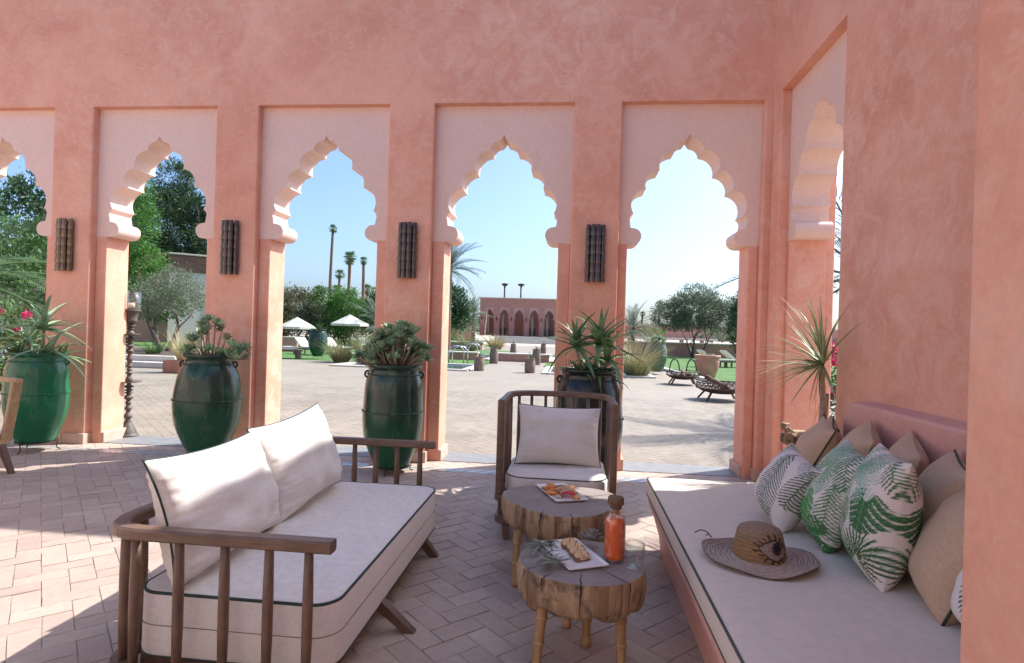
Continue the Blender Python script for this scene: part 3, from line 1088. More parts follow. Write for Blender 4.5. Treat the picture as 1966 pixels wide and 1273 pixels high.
piping(BX0 - 1.3 + .004, BX1 - 1.3 - .004, BY0 - 2.8 + .004, BY1 + .02 - 2.8 - .004, MT - 0.006, 0.058, 0.006).build('piping', PIPEG, mo)
piping(BX0 - 1.3 + .004, BX1 - 1.3 - .004, BY0 - 2.8 + .004, BY1 + .02 - 2.8 - .004, 0.369, 0.058, 0.005).build('piping', PIPEG, mo)
# headboard ledge, end rounded, running along the side wall
hb = MB()
prof = []
y1 = BY1 - 0.01
out = [(BY0, 0.3), (y1, 0.3), (y1, 0.98)]
for i in range(1, 8):
    a = radians(90 * i / 7)
    out.append((y1 - 0.11 + 0.11 * cos(a), 0.98 + 0.11 * sin(a)))
out.append((BY0, 1.09))
hb.add([D_(1.895, p[0], p[1]) for p in out] + [D_(XW - 0.001, p[0], p[1] + 0.012) for p in out],
       [tuple(range(len(out)))] + [(i, (i + 1) % len(out), len(out) + (i + 1) % len(out), len(out) + i) for i in range(len(out))])
ho = recalc(hb.build('headboard', HEADP, bed))
bv = ho.modifiers.new('soft', 'BEVEL'); bv.width = 0.02; bv.segments = 3; bv.limit_method = 'ANGLE'

# ------------------------------------------------------------------ cushions on the daybed
def print_mat(name, bg):
    m, N, L, P = newmat(name)
    a = N.new('ShaderNodeVertexColor'); a.layer_name = 'print'
    v = coords(N, L, 'obj')
    w = maprange(N, L, noise_tex(N, L, v, 300, 2), 0.3, 0.7, 0.93, 1.05)
    hs = nd(N, 'ShaderNodeHueSaturation'); L.new(a.outputs[0], hs.inputs['Color']); L.new(w, hs.inputs['Value'])
    L.new(hs.outputs[0], P.inputs['Base Color'])
    P.inputs['Roughness'].default_value = 0.85; P.inputs['Specular IOR Level'].default_value = 0.2
    bump(N, L, P, noise_tex(N, L, v, 9, 3, 0.5, 0.8), 0.5, 0.014)
    return m


PRINT = print_mat('leaf_print_cotton', None)
G1, G2, G3, G4, G5 = (0.06, 0.18, 0.065), (0.09, 0.27, 0.085), (0.16, 0.30, 0.17), (0.30, 0.42, 0.33), (0.06, 0.12, 0.075)


def leaf_colour(motifs, bg):
    pre = []
    for (kind, cx, cz, ang, ln, wd, col) in motifs:
        pre.append((kind, cx, cz, cos(ang), sin(ang), ln, wd, col, (ln * 0.75) ** 2 if kind == 'palm' else (ln * 1.05) ** 2))

    def f(x, z, side):
        c = bg
        for (kind, cx, cz, ca, sa, ln, wd, col, r2) in pre:
            dx, dz = x - cx, z - cz
            if dx * dx + dz * dz > r2: continue
            t = (dx * ca + dz * sa)          # along the leaf
            s = (-dx * sa + dz * ca)
            if kind == 'palm':
                tt = t / ln + 0.5
                s_ = abs(s)
                if 0 < tt < 1 and s_ < 0.0022: c = col; continue
                q = tt - s_ * 0.75 / ln
                if q <= 0 or q >= 1: continue
                if s_ < wd * (sin(pi * min(1, q * 0.92 + 0.08))) ** 0.6:
                    ph = (q * ln / 0.0185 + (0.5 if s > 0 else 0)) % 1.0
                    if ph < 0.58 - 0.25 * s_ / wd: c = col if ph > 0.22 else tuple(0.72 * k for k in col)
            elif kind == 'monstera':
                r = sqrt(t * t + s * s)
                th = math.atan2(s, t)
                R = ln * (0.62 + 0.30 * cos(th * 0.5) + 0.10 * abs(sin(th)))
                if th > 2.75 or th < -2.75: R *= 0.45
                if r < R:
                    s_ = abs(s)
                    if s_ < 0.0022: c = tuple(min(1, k * 2.2 + .05) for k in col); continue
                    ph = ((t - s_ * 0.62) / (ln * 0.27)) % 1.0
                    if s_ > 0.30 * ln and ph < 0.10 + 0.14 * s_ / ln: continue
                    c = tuple(min(1, k * 1.9 + .02) for k in col) if 0.50 < ph < 0.57 else col
            else:   # fan palm
                r = sqrt(t * t + s * s)
                th = math.atan2(s, t)
                if abs(th) < 2.3 and r > 0.006:
                    ph = (th / 0.23) % 1.0
                    tip = ln * (1 - 0.5 * abs(ph - 0.5)) * (0.85 + 0.15 * cos(th))
                    if r < tip and abs(ph - 0.5) < 0.46 - 0.40 * (r / ln) ** 1.5: c = col
        return c
    return f


BGP = (0.70, 0.64, 0.59)
mot_a = [('palm', 0.02, 0.0, radians(-78), 0.40, 0.10, (0.07, 0.12, 0.08)), ('palm', -0.17, 0.16, radians(-120), 0.28, 0.07, (0.20, 0.27, 0.21)),
         ('palm', 0.19, 0.06, radians(-95), 0.26, 0.06, (0.10, 0.15, 0.11)), ('palm', -0.18, -0.12, radians(-60), 0.22, 0.05, (0.22, 0.28, 0.22)),
         ('palm', 0.12, 0.2, radians(-40), 0.2, 0.05, (0.28, 0.33, 0.28)), ('palm', 0.1, -0.2, radians(-110), 0.18, 0.05, (0.2, 0.26, 0.2))]
mot_b = [('fan', 0.0, 0.10, radians(80), 0.16, 0, (0.20, 0.34, 0.20)), ('monstera', 0.02, -0.12, radians(-70), 0.13, 0, G2), ('palm', -0.19, -0.1, radians(70), 0.30, 0.07, G1),
         ('palm', 0.16, 0.17, radians(-60), 0.26, 0.07, (0.09, 0.19, 0.10)), ('fan', -0.12, 0.19, radians(130), 0.13, 0, (0.28, 0.42, 0.32)), ('palm', 0.2, -0.06, radians(-80), 0.26, 0.06, (0.12, 0.24, 0.12)),
         ('fan', -0.03, 0.0, radians(-20), 0.11, 0, (0.26, 0.36, 0.24)), ('monstera', 0.19, -0.2, radians(200), 0.09, 0, G1), ('monstera', -0.08, -0.24, radians(40), 0.09, 0, G1), ('palm', 0.0, 0.24, radians(10), 0.22, 0.05, (0.2, 0.36, 0.24))]
mot_c = [('fan', -0.06, 0.10, radians(150), 0.15, 0, (0.24, 0.40, 0.28)), ('monstera', 0.15, 0.03, radians(-95), 0.115, 0, (0.05, 0.15, 0.06)), ('palm', -0.10, -0.05, radians(-15), 0.26, 0.075, G1),
         ('monstera', -0.10, -0.19, radians(-80), 0.11, 0, (0.035, 0.16, 0.05)), ('fan', 0.15, -0.18, radians(85), 0.14, 0, (0.06, 0.13, 0.05)), ('palm', 0.02, 0.21, radians(20), 0.25, 0.06, (0.16, 0.33, 0.2)),
         ('palm', -0.18, 0.2, radians(60), 0.2, 0.05, (0.25, 0.42, 0.3)), ('palm', 0.22, 0.2, radians(-50), 0.2, 0.05, (0.1, 0.2, 0.1)), ('monstera', 0.04, -0.25, radians(0), 0.08, 0, G2), ('fan', 0.05, 0.1, radians(40), 0.1, 0, (0.3, 0.45, 0.35)), ('palm', -0.22, 0.0, radians(100), 0.2, 0.05, (0.28, 0.45, 0.35))]
_r = random.Random(6)
pale = lambda n: [('palm' if q % 3 else 'fan', _r.uniform(-.24, .24), _r.uniform(-.25, .25), _r.uniform(0, 6.28), _r.uniform(.16, .26) * (1 if q % 3 else .6), .05, [(0.42, 0.52, 0.42), (0.36, 0.47, 0.37), (0.48, 0.53, 0.44)][q % 3]) for q in range(n)]
mot_b = pale(12) + mot_b
mot_c = pale(14) + mot_c
W90 = radians(-90)      # front face towards -x
gp = 'cushions along the daybed headboard'


def bed_pillow(label, w, h, t, mt, pipe, x, y, yaw, lean, roll=0.0, seed=0, colf=None, n=30, z=MT - 0.004, pinch=0.08):
    return pillow('daybed_cushion', label, w, h, t, mt, pipe, (x, y, z), W90 + radians(yaw), radians(lean), radians(roll), seed, gp, colf, n, 0.3, 0.0055, pinch, 0.008)


# tan row against the headboard
bed_pillow('tan cushion at the far end of the daybed, nearest the spiky plant', 0.52, 0.52, 0.26, TAN, PIPE, 1.54, 4.14, -20, 26, 4, 11)
bed_pillow('tan cushion peeking out behind the farthest tan cushion', 0.46, 0.46, 0.16, TAN, PIPE, 1.70, 4.24, -10, 12, 6, 12)
bed_pillow('tan cushion second from the spiky plant, behind the leaf prints', 0.52, 0.52, 0.26, TAN, TAN, 1.60, 3.67, -22, 20, 7, 13)
tc = bed_pillow('tan cushion with a green stripe behind the tallest leaf print cushion', 0.49, 0.50, 0.24, TAN, TAN, 1.68, 3.27, -22, 14, 8, 14)
bed_pillow('tan cushion with black piping right of the tallest leaf print cushion', 0.52, 0.52, 0.27, TAN, PIPE, 1.62, 2.84, -24, 16, 2, 15)
bed_pillow('tan cushion mostly hidden behind the foreground pier', 0.50, 0.50, 0.20, TAN, PIPE, 1.74, 2.62, -4, 10, 8, 16)
bed_pillow('lowest tan cushion with piping beside the foreground pier', 0.50, 0.50, 0.24, TAN, PIPE, 1.44, 2.48, -20, 25, 0, 17)
# printed row in front
bed_pillow('small pale cushion with one grey green palm leaf', 0.40, 0.40, 0.22, PRINT, None, 1.12, 3.33, 6, 24, 12, 21, leaf_colour(mot_a, (0.66, 0.62, 0.59)), 100)
bed_pillow('leaf print cushion in the middle with a bright green monstera leaf', 0.48, 0.51, 0.25, PRINT, None, 1.27, 3.13, -8, 23, 4, 22, leaf_colour(mot_b, BGP), 110)
bed_pillow('tallest leaf print cushion standing on edge with dark monstera leaf', 0.50, 0.55, 0.265, PRINT, None, 1.35, 2.75, -14, 9, 0, 23, leaf_colour(mot_c, BGP), 110)
bed_pillow('pale leaf print cushion cut off by the foreground pier', 0.42, 0.42, 0.20, PRINT, None, 1.375, 2.06, -10, 20, 6, 24, leaf_colour(mot_a, (0.68, 0.66, 0.63)), 80)
q = MB()
for k in range(21):
    u = -1 + 2 * k / 20
    x = 0.49 / 2 * u * 0.93
    fz = max(0.0, (1 - abs(u) ** 2.6) * (1 - 0.45 ** 2.6)) ** 0.52
    for z in (0.345, 0.375): q.v.append((x, -(0.12 * fz * 0.97 + 0.008), z))
for k in range(20):
    q.f.append((2 * k, 2 * k + 2, 2 * k + 3, 2 * k + 1)); q.mi.append(0); q.sm.append(True)
q.build('stripe', PIPEG, tc)

# ------------------------------------------------------------------ straw hat
def straw_mat(name, attr):
    m, N, L, P = newmat(name)
    v = coords(N, L, 'obj')
    a = N.new('ShaderNodeVertexColor'); a.layer_name = 'print'
    g = noise_tex(N, L, v, 90, 5, 0.7)
    f = maprange(N, L, g, 0.3, 0.7, 0.65, 1.3)
    hs = nd(N, 'ShaderNodeHueSaturation'); L.new(a.outputs[0], hs.inputs['Color']); L.new(f, hs.inputs['Value'])
    L.new(hs.outputs[0], P.inputs['Base Color'])
    P.inputs['Roughness'].default_value = 0.75
    bump(N, L, P, g, 0.8, 0.004)
    return m


STRAW = straw_mat('plaited_straw', True)
HX, HY = 0.885, 2.775
hat = thing('straw_hat', 'wide brimmed straw hat with an embroidered eye lying on the daybed', 'hat', (HX, HY, MT + 0.006))
m = MB(); cols = []
NR, NA = 96, 72
S1, S2 = (0.47, 0.37, 0.30), (0.12, 0.07, 0.06)
for j in range(NR + 1):
    t = j / NR
    for i in range(NA):
        a = 2 * pi * i / NA
        rad = 0.105 + 0.132 * t
        rad *= 1 + 0.03 * cos(a * 2 + 0.5)
        rid = (t * 11) % 1.0
        z = 0.010 + 0.004 * abs(sin(pi * t * 11)) + 0.010 * (1 - t) ** 2 + t * t * (0.012 + 0.014 * sin(a * 2 + 2.2) + 0.006 * sin(a * 5))
        m.v.append((rad * 1.03 * cos(a), rad * sin(a), z))
        k = 1.0 if rid > 0.20 else 0.0
        st = 0.5 + 0.5 * sin(a * 130 + t * 40)
        c = tuple(S2[q] + (S1[q] - S2[q]) * k * (0.62 + 0.38 * st) for q in range(3))
        if j > NR - 3: c = S2
        cols.append(c)
for j in range(NR):
    for i in range(NA):
        m.f.append((j * NA + i, (j + 1) * NA + i, (j + 1) * NA + (i + 1) % NA, j * NA + (i + 1) % NA)); m.mi.append(0); m.sm.append(True)
m.cols = cols
bro = recalc(m.build('brim', STRAW, hat))
so = bro.modifiers.new('thick', 'SOLIDIFY'); so.thickness = 0.005; so.offset = -1
# crown with the eye worked into its side
m = MB(); cols = []
NA, NZ = 220, 60
eye_dir = math.atan2(-0.95, 0.36)
prof = []
for j in range(NZ + 1):
    t = j / NZ
    if t < 0.72:
        r = 0.116 - 0.020 * (t / 0.72) ** 1.3; z = 0.012 + 0.118 * t / 0.72
    else:
        q = (t - 0.72) / 0.28 * radians(90)
        r = 0.096 - 0.040 * (1 - cos(q)) - 0.054 * ((t - 0.72) / 0.28) ** 2.0; z = 0.13 + 0.036 * sin(q)
    prof.append((max(r, 0.002), z))
for j, (r, z) in enumerate(prof):
    for i in range(NA):
        a = 2 * pi * i / NA
        wv = 0.0018 * sin(z * 400) + 0.0012 * sin(a * 60 + z * 200)
        m.v.append(((r + wv) * cos(a), (r + wv) * sin(a), z))
        base = (0.37, 0.22, 0.095) if z < 0.10 else (0.36, 0.235, 0.14)
        tw = 0.72 + 0.28 * sin(a * 52 + (z * 520 % 6.28))
        c = tuple(k * tw for k in base)
        d = (a - eye_dir + pi) % (2 * pi) - pi
        ex = d * 0.11 / 0.080          # eye half width .072
        ez = (z - 0.078 + 0.012 * ex) / 0.046
        if z < 0.155:
            lid = 1 - abs(ex) ** 1.8
            if abs(ex) < 1 and abs(ez) < lid:
                c = (0.30, 0.22, 0.19)
                ir = sqrt((d * 0.11 - 0.012) ** 2 + (z - 0.086) ** 2)
                if ir < 0.030: c = (0.035, 0.022, 0.022)
                if ir < 0.017: c = (0.012, 0.008, 0.010)
                if 0.0255 < ir < 0.029: c = (0.20, 0.13, 0.11)
                if abs(ez) > lid - 0.16: c = (0.03, 0.02, 0.02)
            elif abs(ex) < 1.25:
                # lashes
                rr = sqrt(ex * ex + ez * ez); th = math.atan2(ez, ex)
                if abs(ez) < max(0, lid) + 0.55 and abs(ez) > lid - 0.05 and (th / 0.36) % 1.0 < 0.30: c = (0.03, 0.02, 0.02)
        cols.append(c)
for j in range(NZ):
    for i in range(NA):
        m.f.append((j * NA + i, j * NA + (i + 1) % NA, (j + 1) * NA + (i + 1) % NA, (j + 1) * NA + i)); m.mi.append(0); m.sm.append(True)
m.f.append(tuple(NZ * NA + i for i in range(NA))); m.mi.append(0); m.sm.append(True)
m.cols = cols
m.build('crown', STRAW, hat)
m = MB(); m.tube([(-0.17, 0.175, 0.03), (-0.19, 0.20, 0.05), (-0.215, 0.215, 0.052), (-0.24, 0.235, 0.03)], 0.0032, 6)
m.tube([(-0.19, 0.20, 0.05), (-0.175, 0.215, 0.035), (-0.185, 0.23, 0.02)], 0.0028, 6)
m.build('tie_cord', WOOD, hat)

# ------------------------------------------------------------------ on the stump tables
CHINA = mat('white_porcelain', (0.78, 0.76, 0.74), 0.22, coat=0.3)


def plate(label, loc, rot, ln, wd):
    """shallow rectangular dish"""
    loops = [(0.018, 0.0), (0.012, 0.002), (0.0, 0.012), (0.002, 0.0145), (0.006, 0.0135), (0.016, 0.0055), (0.03, 0.005)]
    m = MB(); vs = []
    for ins, z in loops:
        pl = rounded_rect(-ln / 2 + ins, ln / 2 - ins, -wd / 2 + ins, wd / 2 - ins, 0.006, 3); n = len(pl)
        vs += [(p[0], p[1], z) for p in pl]
    fs = [(j * n + i, j * n + (i + 1) % n, (j + 1) * n + (i + 1) % n, (j + 1) * n + i) for j in range(len(loops) - 1) for i in range(n)]
    m.add(vs, fs, 0, False); m.add(vs[:n], [tuple(range(n - 1, -1, -1))]); m.add(vs[-n:], [tuple(range(n))])
    o = m.build('serving_plate', CHINA, None, loc, (0, 0, rot))
    return tag(o, label, 'plate')


P1, A1 = Vector((0.035, 2.815, 0.4315)), math.atan2(-0.335, 0.16)
P2, A2 = Vector((-0.04, 3.775, 0.4615)), math.atan2(-0.44, 0.18)
plate('white rectangular plate of cake slices on the near stump table', P1, A1, 0.36, 0.205)
plate('white rectangular plate of cut fruit on the far stump table', P2, A2, 0.40, 0.215)


def cake_mat():
    m, N, L, P = newmat('marbled_cake')
    v = coords(N, L, 'obj')
    g = noise_tex(N, L, v, 26, 4, 0.6, 1.5)
    c = mixrgb(N, L, maprange(N, L, g, 0.47, 0.55), (0.66, 0.48, 0.26), (0.22, 0.10, 0.05))
    L.new(c, P.inputs['Base Color']); P.inputs['Roughness'].default_value = 0.85
    bump(N, L, P, noise_tex(N, L, v, 160, 4, 0.7), 0.8, 0.003)
    return m


CAKE = cake_mat()
CRUST = mat('cake_crust', (0.20, 0.085, 0.035), 0.7, (0.30, 0.15, 0.06), 30, bumps=0.5, bscale=120)
prof = [(x * 0.78, z * 0.8) for x, z in [(-0.048, 0), (0.048, 0), (0.054, 0.03), (0.05, 0.05), (0.036, 0.062), (0.0, 0.068), (-0.036, 0.062), (-0.05, 0.05), (-0.054, 0.03)]]
cw = [(x * 0.955, 0.002 + z * 0.955) for x, z in prof]
names = ['cake slice leaning at the front of the plate', 'second cake slice from the front', 'third cake slice from the front', 'cake slice at the back of the plate by the sprig']
for k in range(4):
    t = -0.088 + k * 0.052
    root = thing('cake_slice', 'marbled loaf ' + names[k], 'cake', (0, 0, 0), 0, 'cake slices on the plate')
    R = Matrix.Translation(P1 + Vector((0, 0, 0.009))) @ Matrix.Rotation(A1, 4, 'Z') @ Matrix.Translation((-t + 0.01, 0.012 + rng.uniform(-.01, .01), 0.004)) @ Matrix.Rotation(radians(90 + rng.uniform(-14, 10)), 4, 'Z') @ Matrix.Rotation(radians(-56 if k < 3 else -48), 4, 'X')
    root.matrix_world = R
    m = MB(); m.prism(prof, 0.0, 0.020, 'y'); m.build('crust', CRUST, root)
    m = MB(); m.prism(cw, -0.0018, 0.0218, 'y'); m.build('crumb', CAKE, root)
LEAFO = mat('olive_leaf', (0.14, 0.18, 0.12), 0.5, (0.24, 0.28, 0.21), 30, rand=0.25, trans=0.15)


def leaf_strip(m, base, d, up, ln, wd, droop=0.2, seg=4, fold=0.15, mi=0, taper=0.0, wbase=0.25):
    """curved pointed leaf from base along d, bending away from up; V folded"""
    base, d, up = Vector(base), Vector(d).normalized(), Vector(up)
    side = d.cross(up)
    if side.length < 1e-4: side = d.cross(Vector((1, 0, 0)))
    side.normalize()
    nrm = side.cross(d).normalized()
    vs = []
    for i in range(seg + 1):
        t = i / seg
        p = base + d * ln * t + nrm * (-droop * ln * t * t)
        if taper: w = wd * (1 - t) ** taper * (1.0 if t > 0 else 1.0)
        else: w = wd * (wbase + (1 - wbase) * sin(pi * min(1.0, 0.15 + 0.85 * t)) ** 0.8) * (1 if i < seg else 0)
        w = max(w, 0.0006)
        vs += [p - side * w / 2 + nrm * fold * w, p, p + side * w / 2 + nrm * fold * w]
    fs = []
    for i in range(seg):
        a = 3 * i
        fs += [(a, a + 1, a + 4, a + 3), (a + 1, a + 2, a + 5, a + 4)]
    m.add(vs, fs, mi, True)


spr = thing('olive_sprig', 'sprig of narrow grey green olive leaves beside the cake slices', 'sprig', (P1.x - 0.155, P1.y + 0.0, 0.425))
stem = [(0.05, 0.14, 0.02), (0.0, 0.07, 0.028), (-0.01, -0.02, 0.03), (0.04, -0.12, 0.032), (0.10, -0.20, 0.03)]
m = MB(); m.tube(stem, 0.003, 6); m.build('stem', WOODB, spr)
r = random.Random(4)
for k in range(46):
    t = r.random() * 3.99; i = int(t); f = t - i
    p = Vector(stem[i]).lerp(Vector(stem[i + 1]), f)
    a = r.uniform(-pi, pi)
    m = MB(); leaf_strip(m, (0, 0, 0), (cos(a), sin(a), r.uniform(0.05, 0.5)), (0, 0, 1), r.uniform(0.06, 0.10), 0.014, 0.35, 4)
    m.build('leaf', LEAFO, spr, p)

# fruit on the second plate
PEACH = mat('peach_flesh', (0.75, 0.33, 0.09), 0.35, (0.80, 0.45, 0.16), 20, rand=0.1)
PEACHSK = mat('peach_skin', (0.60, 0.17, 0.05), 0.45, (0.72, 0.30, 0.08), 14)
MELON = mat('watermelon_flesh', (0.68, 0.09, 0.13), 0.35, (0.75, 0.20, 0.22), 26, rand=0.1, bumps=0.3, bscale=90)
FIG = mat('fig_flesh', (0.35, 0.10, 0.10), 0.4, (0.62, 0.40, 0.25), 40)
RIND = mat('pale_rind', (0.62, 0.60, 0.40), 0.5, (0.50, 0.55, 0.28), 20)


def plated(P, A, x, y, z, rz, rx, ry=0.0):
    return Matrix.Translation(P + Vector((0, 0, 0.008))) @ Matrix.Rotation(A, 4, 'Z') @ Matrix.Translation((x, y, z)) @ Matrix.Rotation(rz, 4, 'Z') @ Matrix.Rotation(rx, 4, 'X') @ Matrix.Rotation(ry, 4, 'Y')


def wedge_mesh(R, thick, name, mats, ang=180):
    """half-moon slice: flesh faces and skin rim"""
    m = MB(); n = 12
    pts = [(R * cos(radians(ang * i / n)), R * sin(radians(ang * i / n))) for i in range(n + 1)] + [(0, 0)]
    vs = [(x, -thick / 2 * (0.35 if i <= n else 1), z) for i, (x, z) in enumerate(pts)] + [(x, thick / 2 * (0.35 if i <= n else 1), z) for i, (x, z) in enumerate(pts)]
    k = n + 2
    m.add(vs, [tuple(range(k)), tuple(range(2 * k - 1, k - 1, -1))], 0)
    m.add(vs, [(i, k + i, k + i + 1, i + 1) for i in range(n)], 1)
    return m.mesh(name, mats)


pw = wedge_mesh(0.045, 0.03, 'peach_wedge', [PEACH, PEACHSK])
wm = wedge_mesh(0.05, 0.012, 'watermelon_slice', [MELON, RIND])
fgm = wedge_mesh(0.026, 0.024, 'fig_half', [FIG, RIND], 340)
pl_lab = ['peach wedge at the back corner of the fruit plate', 'peach wedge lying along the left rim of the fruit plate', 'peach wedge at the near left of the fruit plate', 'peach wedge beside the watermelon slices', 'pale peach wedge at the near end of the plate', 'peach wedge behind the watermelon slices']
for k, (x, y, rz, rx) in enumerate([(-0.15, 0.0, 20, 70), (-0.09, -0.06, 80, 60), (0.02, -0.07, 60, 75), (-0.03, -0.04, 100, 55), (0.14, 0.03, 170, 78), (-0.05, 0.07, 200, 70)]):
    o = inst('peach_wedge', pw); o.matrix_world = plated(P2, A2, x, y, 0.004, radians(rz), radians(rx)); tag(o, pl_lab[k], 'fruit', 'fruit on the far table')
for k in range(6):
    o = inst('watermelon_slice', wm)
    o.matrix_world = plated(P2, A2, -0.07 + k * 0.033, 0.015 + 0.008 * sin(k * 2), 0.006 + 0.002 * k, radians(85 + 8 * sin(k)), radians(48))
    tag(o, 'pink watermelon slice, ' + ['first', 'second', 'third', 'fourth', 'fifth', 'last'][k] + ' from the armchair in the fruit plate row', 'fruit', 'watermelon slices')
for k, (x, y, lb) in enumerate([(0.10, -0.045, 'fig half at the near side of the watermelon row'), (0.04, 0.075, 'fig half on the right rim of the fruit plate'), (-0.12, 0.06, 'fig half at the back right of the fruit plate')]):
    o = inst('fig_half', fgm); o.matrix_world = plated(P2, A2, x, y, 0.006, radians(40 * k), radians(80)); tag(o, lb, 'fruit', 'fruit on the far table')


# bottle of juice, tumbler, artichoke
def glass(name, tint):
    """thin walled glass: mostly see-through, fresnel reflections"""
    m, N, L, P = newmat(name)
    tr = N.new('ShaderNodeBsdfTransparent'); tr.inputs[0].default_value = (*tint, 1)
    gl = N.new('ShaderNodeBsdfGlossy'); gl.inputs['Roughness'].default_value = 0.03
    lw = N.new('ShaderNodeLayerWeight'); lw.inputs[0].default_value = 0.28
    f = maprange(N, L, lw.outputs['Facing'], 0, 1, 0.03, 0.5)
    ms = N.new('ShaderNodeMixShader'); L.new(f, ms.inputs[0]); L.new(tr.outputs[0], ms.inputs[1]); L.new(gl.outputs[0], ms.inputs[2])
    L.new(ms.outputs[0], N['Material Output'].inputs[0])
    return m


GLASS = glass('clear_glass', (0.95, 0.97, 0.965))
JUICE = mat('orange_red_juice', (0.84, 0.12, 0.010), 0.2, (0.88, 0.17, 0.018), 8, coat=0.2)
CORK = mat('cork', (0.11, 0.06, 0.035), 0.85, (0.18, 0.105, 0.06), 60, bumps=0.5, bscale=120)
bt = thing('juice_bottle', 'glass bottle of orange red juice with a cork stopper', 'bottle', (0.232, 2.80, 0.4312))
ro = [(0.0, 0.002), (0.046, 0.002), (0.050, 0.008), (0.0505, 0.03), (0.0505, 0.175), (0.046, 0.20), (0.034, 0.217), (0.0315, 0.232), (0.0325, 0.262)]
ri = [(0.0305, 0.262), (0.0295, 0.232), (0.032, 0.216), (0.0438, 0.199), (0.0482, 0.174), (0.0482, 0.03), (0.046, 0.011), (0.0, 0.009)]
m = MB(); m.lathe(ro + ri, 36, caps=False); m.build('glass_shell', GLASS, bt)
m = MB(); m.lathe([(0.0, 0.0105), (0.0470, 0.0115), (0.0477, 0.03), (0.0477, 0.174), (0.0435, 0.1965), (0.041, 0.2015), (0.0, 0.2015)], 36, caps=False); m.build('juice', JUICE, bt)
m = MB(); m.lathe([(0.0285, 0.245), (0.029, 0.262), (0.029, 0.2635), (0.0365, 0.264), (0.038, 0.268), (0.038, 0.292), (0.0355, 0.298), (0.0, 0.299)], 28, caps=True); m.build('stopper', CORK, bt)
tg = thing('glass_tumbler', 'empty clear dimpled tumbler beside the juice bottle', 'glass', (0.318, 2.715, 0.4312))
ro = [(0.0, 0.001), (0.033, 0.001), (0.036, 0.005), (0.038, 0.02), (0.043, 0.065), (0.0465, 0.118)]
ri = [(0.0445, 0.118), (0.041, 0.065), (0.0355, 0.025), (0.033, 0.014), (0.0, 0.013)]
m = MB(); m.lathe(ro + ri, 40, caps=False); sh = m.build('glass_shell', GLASS, tg)
for k in range(7):
    a = 2 * pi * k / 7 + 0.3
    for (z, rr) in ((0.078, 0.0438), (0.05, 0.0408)):
        q = MB(); M = Matrix.Translation((rr * cos(a + (z < .06) * .45), rr * sin(a + (z < .06) * .45), z)) @ Matrix.Rotation(a + (z < .06) * .45, 4, 'Z') @ Matrix.Rotation(radians(90), 4, 'Y')
        q.lathe([(0.0095, -0.0006), (0.0105, 0.0012), (0.0088, 0.0022), (0.006, 0.0008), (0.0, 0.0002)], 14, 0, M, caps=False)
        q.build('dimple', GLASS, sh)
art = thing('artichoke', 'small grey green artichoke head behind the juice bottle', 'artichoke', (0.125, 2.95, 0.431))
ARTM = mat('artichoke_leaf', (0.26, 0.27, 0.23), 0.6, (0.36, 0.31, 0.29), 30, rand=0.25)
r = random.Random(2)
for k in range(46):
    ph = k * 2.399; t = k / 46
    el = radians(8 + 78 * t)
    m = MB(); d = Vector((cos(ph) * cos(el), sin(ph) * cos(el), sin(el)))
    leaf_strip(m, d * 0.015 + Vector((0, 0, 0.028)), d, Vector((0, 0, 1)) - d * d.z, 0.056 - 0.012 * t, 0.030, -0.25, 4, 0.3, wbase=0.7)
    m.build('leaf', ARTM, art)
# ------------------------------------------------------------------ glazed jars
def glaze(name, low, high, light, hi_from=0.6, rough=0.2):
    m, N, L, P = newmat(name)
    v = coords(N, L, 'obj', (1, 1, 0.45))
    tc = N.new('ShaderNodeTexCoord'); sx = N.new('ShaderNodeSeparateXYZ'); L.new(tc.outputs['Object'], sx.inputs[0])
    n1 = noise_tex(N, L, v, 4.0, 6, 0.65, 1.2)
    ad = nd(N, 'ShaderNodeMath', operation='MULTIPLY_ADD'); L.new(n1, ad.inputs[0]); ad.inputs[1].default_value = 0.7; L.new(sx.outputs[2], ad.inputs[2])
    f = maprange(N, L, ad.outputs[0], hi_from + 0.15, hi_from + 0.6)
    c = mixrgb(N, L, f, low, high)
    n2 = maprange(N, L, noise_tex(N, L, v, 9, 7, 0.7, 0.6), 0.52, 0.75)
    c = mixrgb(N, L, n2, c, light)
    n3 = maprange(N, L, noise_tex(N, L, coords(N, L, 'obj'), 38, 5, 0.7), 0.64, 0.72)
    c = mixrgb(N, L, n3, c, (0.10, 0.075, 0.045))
    L.new(c, P.inputs['Base Color'])
    rr = maprange(N, L, n2, 0, 1, rough, rough + 0.22); L.new(rr, P.inputs['Roughness'])
    P.inputs['Coat Weight'].default_value = 0.15; P.inputs['Coat Roughness'].default_value = 0.12; P.inputs['Specular IOR Level'].default_value = 0.35
    b1 = bump(N, L, P, noise_tex(N, L, v, 7, 4, 0.6), 0.35, 0.02)
    bump(N, L, P, noise_tex(N, L, v, 60, 4, 0.6), 0.2, 0.004, b1)
    return m


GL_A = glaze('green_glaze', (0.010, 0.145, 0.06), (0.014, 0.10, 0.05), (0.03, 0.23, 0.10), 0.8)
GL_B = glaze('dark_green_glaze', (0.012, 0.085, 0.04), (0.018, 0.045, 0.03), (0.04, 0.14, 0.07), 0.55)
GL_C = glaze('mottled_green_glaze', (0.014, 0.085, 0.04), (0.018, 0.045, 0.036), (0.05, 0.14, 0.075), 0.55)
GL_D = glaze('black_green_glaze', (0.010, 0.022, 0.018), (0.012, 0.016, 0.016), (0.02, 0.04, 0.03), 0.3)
IRON = mat('wrought_iron', (0.02, 0.017, 0.015), 0.55, (0.05, 0.035, 0.028), 25, metallic=0.4, bumps=0.3, bscale=90)
SOIL = mat('soil', (0.05, 0.035, 0.025), 0.95, (0.09, 0.065, 0.045), 25, bumps=0.8, bscale=60, bdist=0.01)


